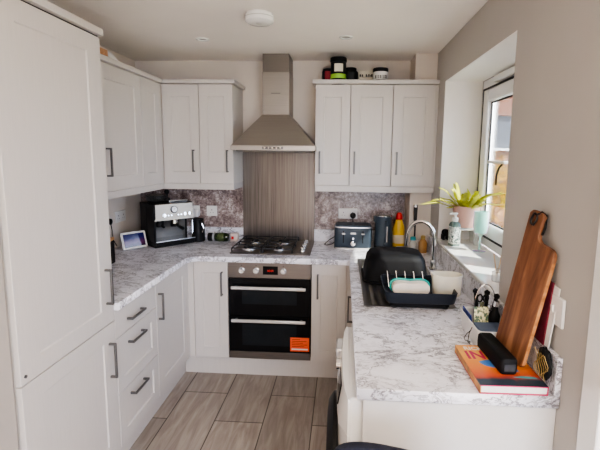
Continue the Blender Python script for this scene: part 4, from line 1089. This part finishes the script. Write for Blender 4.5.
for nm, lb_, ct_, (x, y), (tx, ty) in tools:
    t = thing(nm, lb_, ct_, (BX + x * .8, BY + y * .8, zW + .0145)); t.rotation_euler = (-ty, tx * .5, 0)
    if nm == 'kitchen_scissors':
        b = MB()
        for sx in (-1, 1): b.tube([(sx * .012 + .010 * math.cos(q), 0, .138 + .016 * math.sin(q)) for q in [2 * PI * k / 14 for k in range(14)]], .0035, 6, closed=True)
        b.build('finger_grips', 'black', t)
        b = MB(); b.hexa([(-.002, -.001, 0), (.002, -.001, 0), (.002, .001, 0), (-.002, .001, 0)], [(-.010, -.001, .122), (.010, -.001, .122), (.010, .001, .122), (-.010, .001, .122)]); b.build('blades', 'chrome', t)
    else:
        b = MB(); b.tube([(0, 0, 0), (0, 0, .07)], .003, 8); b.build('shaft', 'chrome', t)
        b = MB(); b.tube([(0, 0, .065), (0, 0, .10), (0, 0, .145)], .008, 8, rads=[.006, .009, .008]); b.lathe([(0, .14), (.011, .146), (.012, .156), (0, .165)], (0, 0, 0), 14); b.build('grip', 'black', t)
# cable bundle and black scoop in tray
sc_ = thing('black_flask', 'small black flask leaning in the middle of the white tray', 'flask', (2.325, -1.800, zW + .0085)); sc_.rotation_euler = (math.radians(0), math.radians(4), 0)
b = MB(); b.lathe([(.020, 0), (.022, .004), (.022, .082), (.012, .102), (.010, .125)], (0, 0, 0), 20, sy=.9); b.build('flask_body', 'black', sc_)
b = MB(); b.lathe([(.012, .118), (.012, .14), (0, .142)], (0, 0, 0), 14); b.build('cap', 'chrome', sc_)
rp_ = MB(); rloft(rp_, [(.022, .012, .004, 0), (.022, .012, .004, .10)]); rp_ = rp_.build('red_lighter', 'red'); rp_.location = (2.268, -1.795, zW + .0085); tag(rp_, 'slim red stick lighter standing in the white tray', 'lighter')
cbn = MB(); cbn.tube([(-.0, -.0, .060), (-.018, -.004, .045), (-.022, .012, .022), (-.012, .030, .004), (.004, .018, .004), (-.004, .0, .004), (-.016, -.018, .018), (-.012, -.014, .050), (.0, -.008, .075)], .0016, 6)
cbn = cbn.build('cable_loop', 'black'); cbn.location = (2.214, -1.890, zW + .001); tag(cbn, 'thin black cable loop hanging outside the white tray', 'cable')

# ------------------------------------------------------------------ dining chair, near bottom edge
chr_ = thing('dining_chair', 'dark navy upholstered chair with rounded back, in front of end panel', 'chair', (1.812, -2.665, 0), PI - .25)
b = MB(); rloft(b, [(.44, .42, .06, .40), (.46, .44, .08, .42), (.46, .44, .08, .47), (.42, .40, .08, .485)]); b.build('seat', 'navyfabric', chr_, angle=60)
b = MB()
pts = []
for i in range(25):
    a = PI * i / 24; pts.append((.185 * (abs(math.cos(a)) ** .8) * (1 if math.cos(a) > 0 else -1), .30 + .090 * max(0, math.sin(a)) ** .6))
rows = []
poly = [(x, z) for x, z in pts] + [(-.16, 0), (.16, 0)]
b.prism(poly, .0, .045, Matrix.Translation((0, -.205, .475)) @ Matrix.Rotation(PI / 2, 4, 'X') @ Matrix.Identity(4))
b.build('backrest', 'navyfabric', chr_, bevel=.015, seg=3, angle=60)
for sx in (-1, 1):
    for sy in (-1, 1):
        b = MB(); b.tube([(sx * .19, sy * .17, .402), (sx * .22, sy * .20, .001)], .014, 10, rads=[.017, .010]); b.build('leg', 'black', chr_)

# ------------------------------------------------------------------ outside
b = MB(); b.box(XO, 30, -15, 30, -.35, -.25); b.box(-12, XO, -20, YB, -.35, -.25); o = b.build('garden_ground', 'grass'); o['kind'] = 'structure'; o.name = 'ground'
bd = thing('brick_house', 'sunlit orange brick house wall with slate window seen through window', 'building', (6.5, 6, -.25))
b = MB()
b.box(-3.2, -1.70, 0, 4, 0, 5.2); b.box(-.95, 3.5, 0, 4, 0, 5.2); b.box(-1.70, -.95, 0, 4, 0, 2.05); b.box(-1.70, -.95, 0, 4, 2.75, 5.2)
b.build('wall', 'brick', bd)
b = MB(); b.box(-1.70, -.95, .06, .10, 2.05, 2.75); f = b.build('window', 'slate', bd)
b = MB(); b.box(-1.74, -.91, -.05, .05, 2.00, 2.05); b.build('sill', 'reveal', f)
b = MB(); b.hexa([(-3.4, -.3, 5.2), (3.7, -.3, 5.2), (3.7, 4.3, 5.2), (-3.4, 4.3, 5.2)], [(-3.4, 1.9, 6.6), (3.7, 1.9, 6.6), (3.7, 2.1, 6.6), (-3.4, 2.1, 6.6)]); b.build('roof', 'slate', bd)
def bush(label, x, y, w, h, n, seed):
    rnd = random.Random(seed)
    t = thing('garden_shrub', label, 'shrub', (x, y, -.25))
    b = MB()
    for k in range(14):
        a = rnd.uniform(0, 2 * PI); r = rnd.uniform(.1, w * .8)
        b.tube([(0, 0, 0), (r * .4 * math.cos(a), r * .4 * math.sin(a), h * .5), (r * math.cos(a), r * math.sin(a), h * rnd.uniform(.7, .95))], .01, 5, rads=[.016, .010, .004])
    b.build('stems', 'bark', t)
    b = MB()
    for k in range(n):
        a = rnd.uniform(0, 2 * PI); r = w * math.sqrt(rnd.random()); z = h * rnd.uniform(.12, 1.0) * (1 - .25 * (r / w) ** 2)
        p = Vector((r * math.cos(a), r * math.sin(a), z)); s = rnd.uniform(.025, .05)
        u = Vector((rnd.uniform(-1, 1), rnd.uniform(-1, 1), rnd.uniform(-1, 1))).normalized(); w_ = u.orthogonal().normalized()
        b.bm.faces.new([b.bm.verts.new(q) for q in (p, p + u * s + w_ * s * .5, p + u * 2 * s, p + u * s - w_ * s * .5)])
    b.build('foliage', 'leafgold', t, smooth=False)
bush('golden-leaved shrub outside, directly behind the window glass', 3.85, 3.1, .62, 1.98, 4200, 3)
bush('second golden shrub outside, further right beyond the window', 5.25, 3.3, .70, 1.95, 1200, 5)

# ------------------------------------------------------------------ groups of repeats
GROUPS = {'base_cupboard': 'white base cupboards under the worktop', 'wall_cupboard': 'white shaker wall cupboards', 'downlight': 'recessed ceiling downlights',
          'wall_socket': 'white wall sockets', 'black_plug': 'black plugs', 'cornice': 'white cornice strips', 'light_rail': 'white light rails', 'plinth': 'white plinth boards',
          'corner_post': 'white corner posts', 'splashback': 'mauve splashback panels', 'upstand': 'marble-effect upstands', 'garden_shrub': 'golden shrubs outside'}
for o in bpy.data.objects:
    k = o.name.split('.')[0]
    if o.parent is None and k in GROUPS and 'label' in o: o['group'] = GROUPS[k]

# ------------------------------------------------------------------ light
w = bpy.data.worlds.new('sky'); SC.world = w; w.use_nodes = True
nt = w.node_tree; bg = nt.nodes['Background']
tc = nt.nodes.new('ShaderNodeTexCoord'); sp = nt.nodes.new('ShaderNodeSeparateXYZ'); nt.links.new(tc.outputs['Generated'], sp.inputs[0])
nt.links.new(ramp(nt, sp.outputs['Z'], [(.0, (.74, .81, 1.0)), (.15, (.76, .85, 1.08)), (.7, (.50, .66, 1.05))]), bg.inputs['Color'])
bg.inputs['Strength'].default_value = 4.6
sun = bpy.data.lights.new('sun', 'SUN'); sun.energy = 30; sun.angle = math.radians(.8); sun.color = (1, .95, .86)
so_ = bpy.data.objects.new('sun', sun); COL.objects.link(so_)
sd = Vector((1.0, -.55, 1.25)).normalized()
so_.rotation_euler = sd.to_track_quat('Z', 'Y').to_euler()
def area(name, loc, rot, sx, sy, power, col, portal=False):
    l = bpy.data.lights.new(name, 'AREA'); l.shape = 'RECTANGLE'; l.size = sx; l.size_y = sy; l.energy = power; l.color = col
    if portal: l.cycles.is_portal = True
    o = bpy.data.objects.new(name, l); COL.objects.link(o); o.location = loc; o.rotation_euler = rot; return o
area('window_portal', (2.71, -1.10, 1.59), (0, -PI / 2, 0), .98, 1.1, 1, (1, 1, 1), True).rotation_euler = (0, PI / 2, 0)
area('patio_portal', (2.80, YB + .01, 1.08), (PI / 2, 0, 0), 2.15, 2.1, 1, (1, 1, 1), True)
area('added_warm_fill', (2.3, -4.3, CZ - .03), (0, 0, 0), 1.6, 1.2, 38, (1, .89, .78))  # unseen fill light, added to warm and brighten the room

# ------------------------------------------------------------------ camera
cam = bpy.data.cameras.new('camera'); co = bpy.data.objects.new('camera', cam); COL.objects.link(co); SC.camera = co
f_, px, py = 421.8855, 318.1055, 210.0736
cam.sensor_fit = 'HORIZONTAL'; cam.sensor_width = 36; cam.lens = f_ * 36 / 600
cam.shift_x = -(px - 300) / 600; cam.shift_y = (py - 225) / 600
cam.clip_start = .02
yw, pt, ro = (math.radians(v) for v in (3.2599, 7.6125, .6889))
F = Vector((-math.sin(yw) * math.cos(pt), math.cos(yw) * math.cos(pt), -math.sin(pt)))
rt = Vector((math.cos(yw), math.sin(yw), 0)); up = rt.cross(F)
Rv = rt * math.cos(ro) + up * math.sin(ro); Uv = -rt * math.sin(ro) + up * math.cos(ro)
mw = Matrix((( Rv.x, Uv.x, -F.x, 1.7074), (Rv.y, Uv.y, -F.y, -3.4722), (Rv.z, Uv.z, -F.z, 1.6369), (0, 0, 0, 1)))
co.matrix_world = mw
SC.view_settings.view_transform = 'AgX'
SC.view_settings.look = 'AgX - Medium High Contrast'
SC.view_settings.exposure = 1.42
SC.cycles.max_bounces = 10; SC.cycles.diffuse_bounces = 6; SC.cycles.sample_clamp_indirect = 6
SC.cycles.transparent_max_bounces = 12
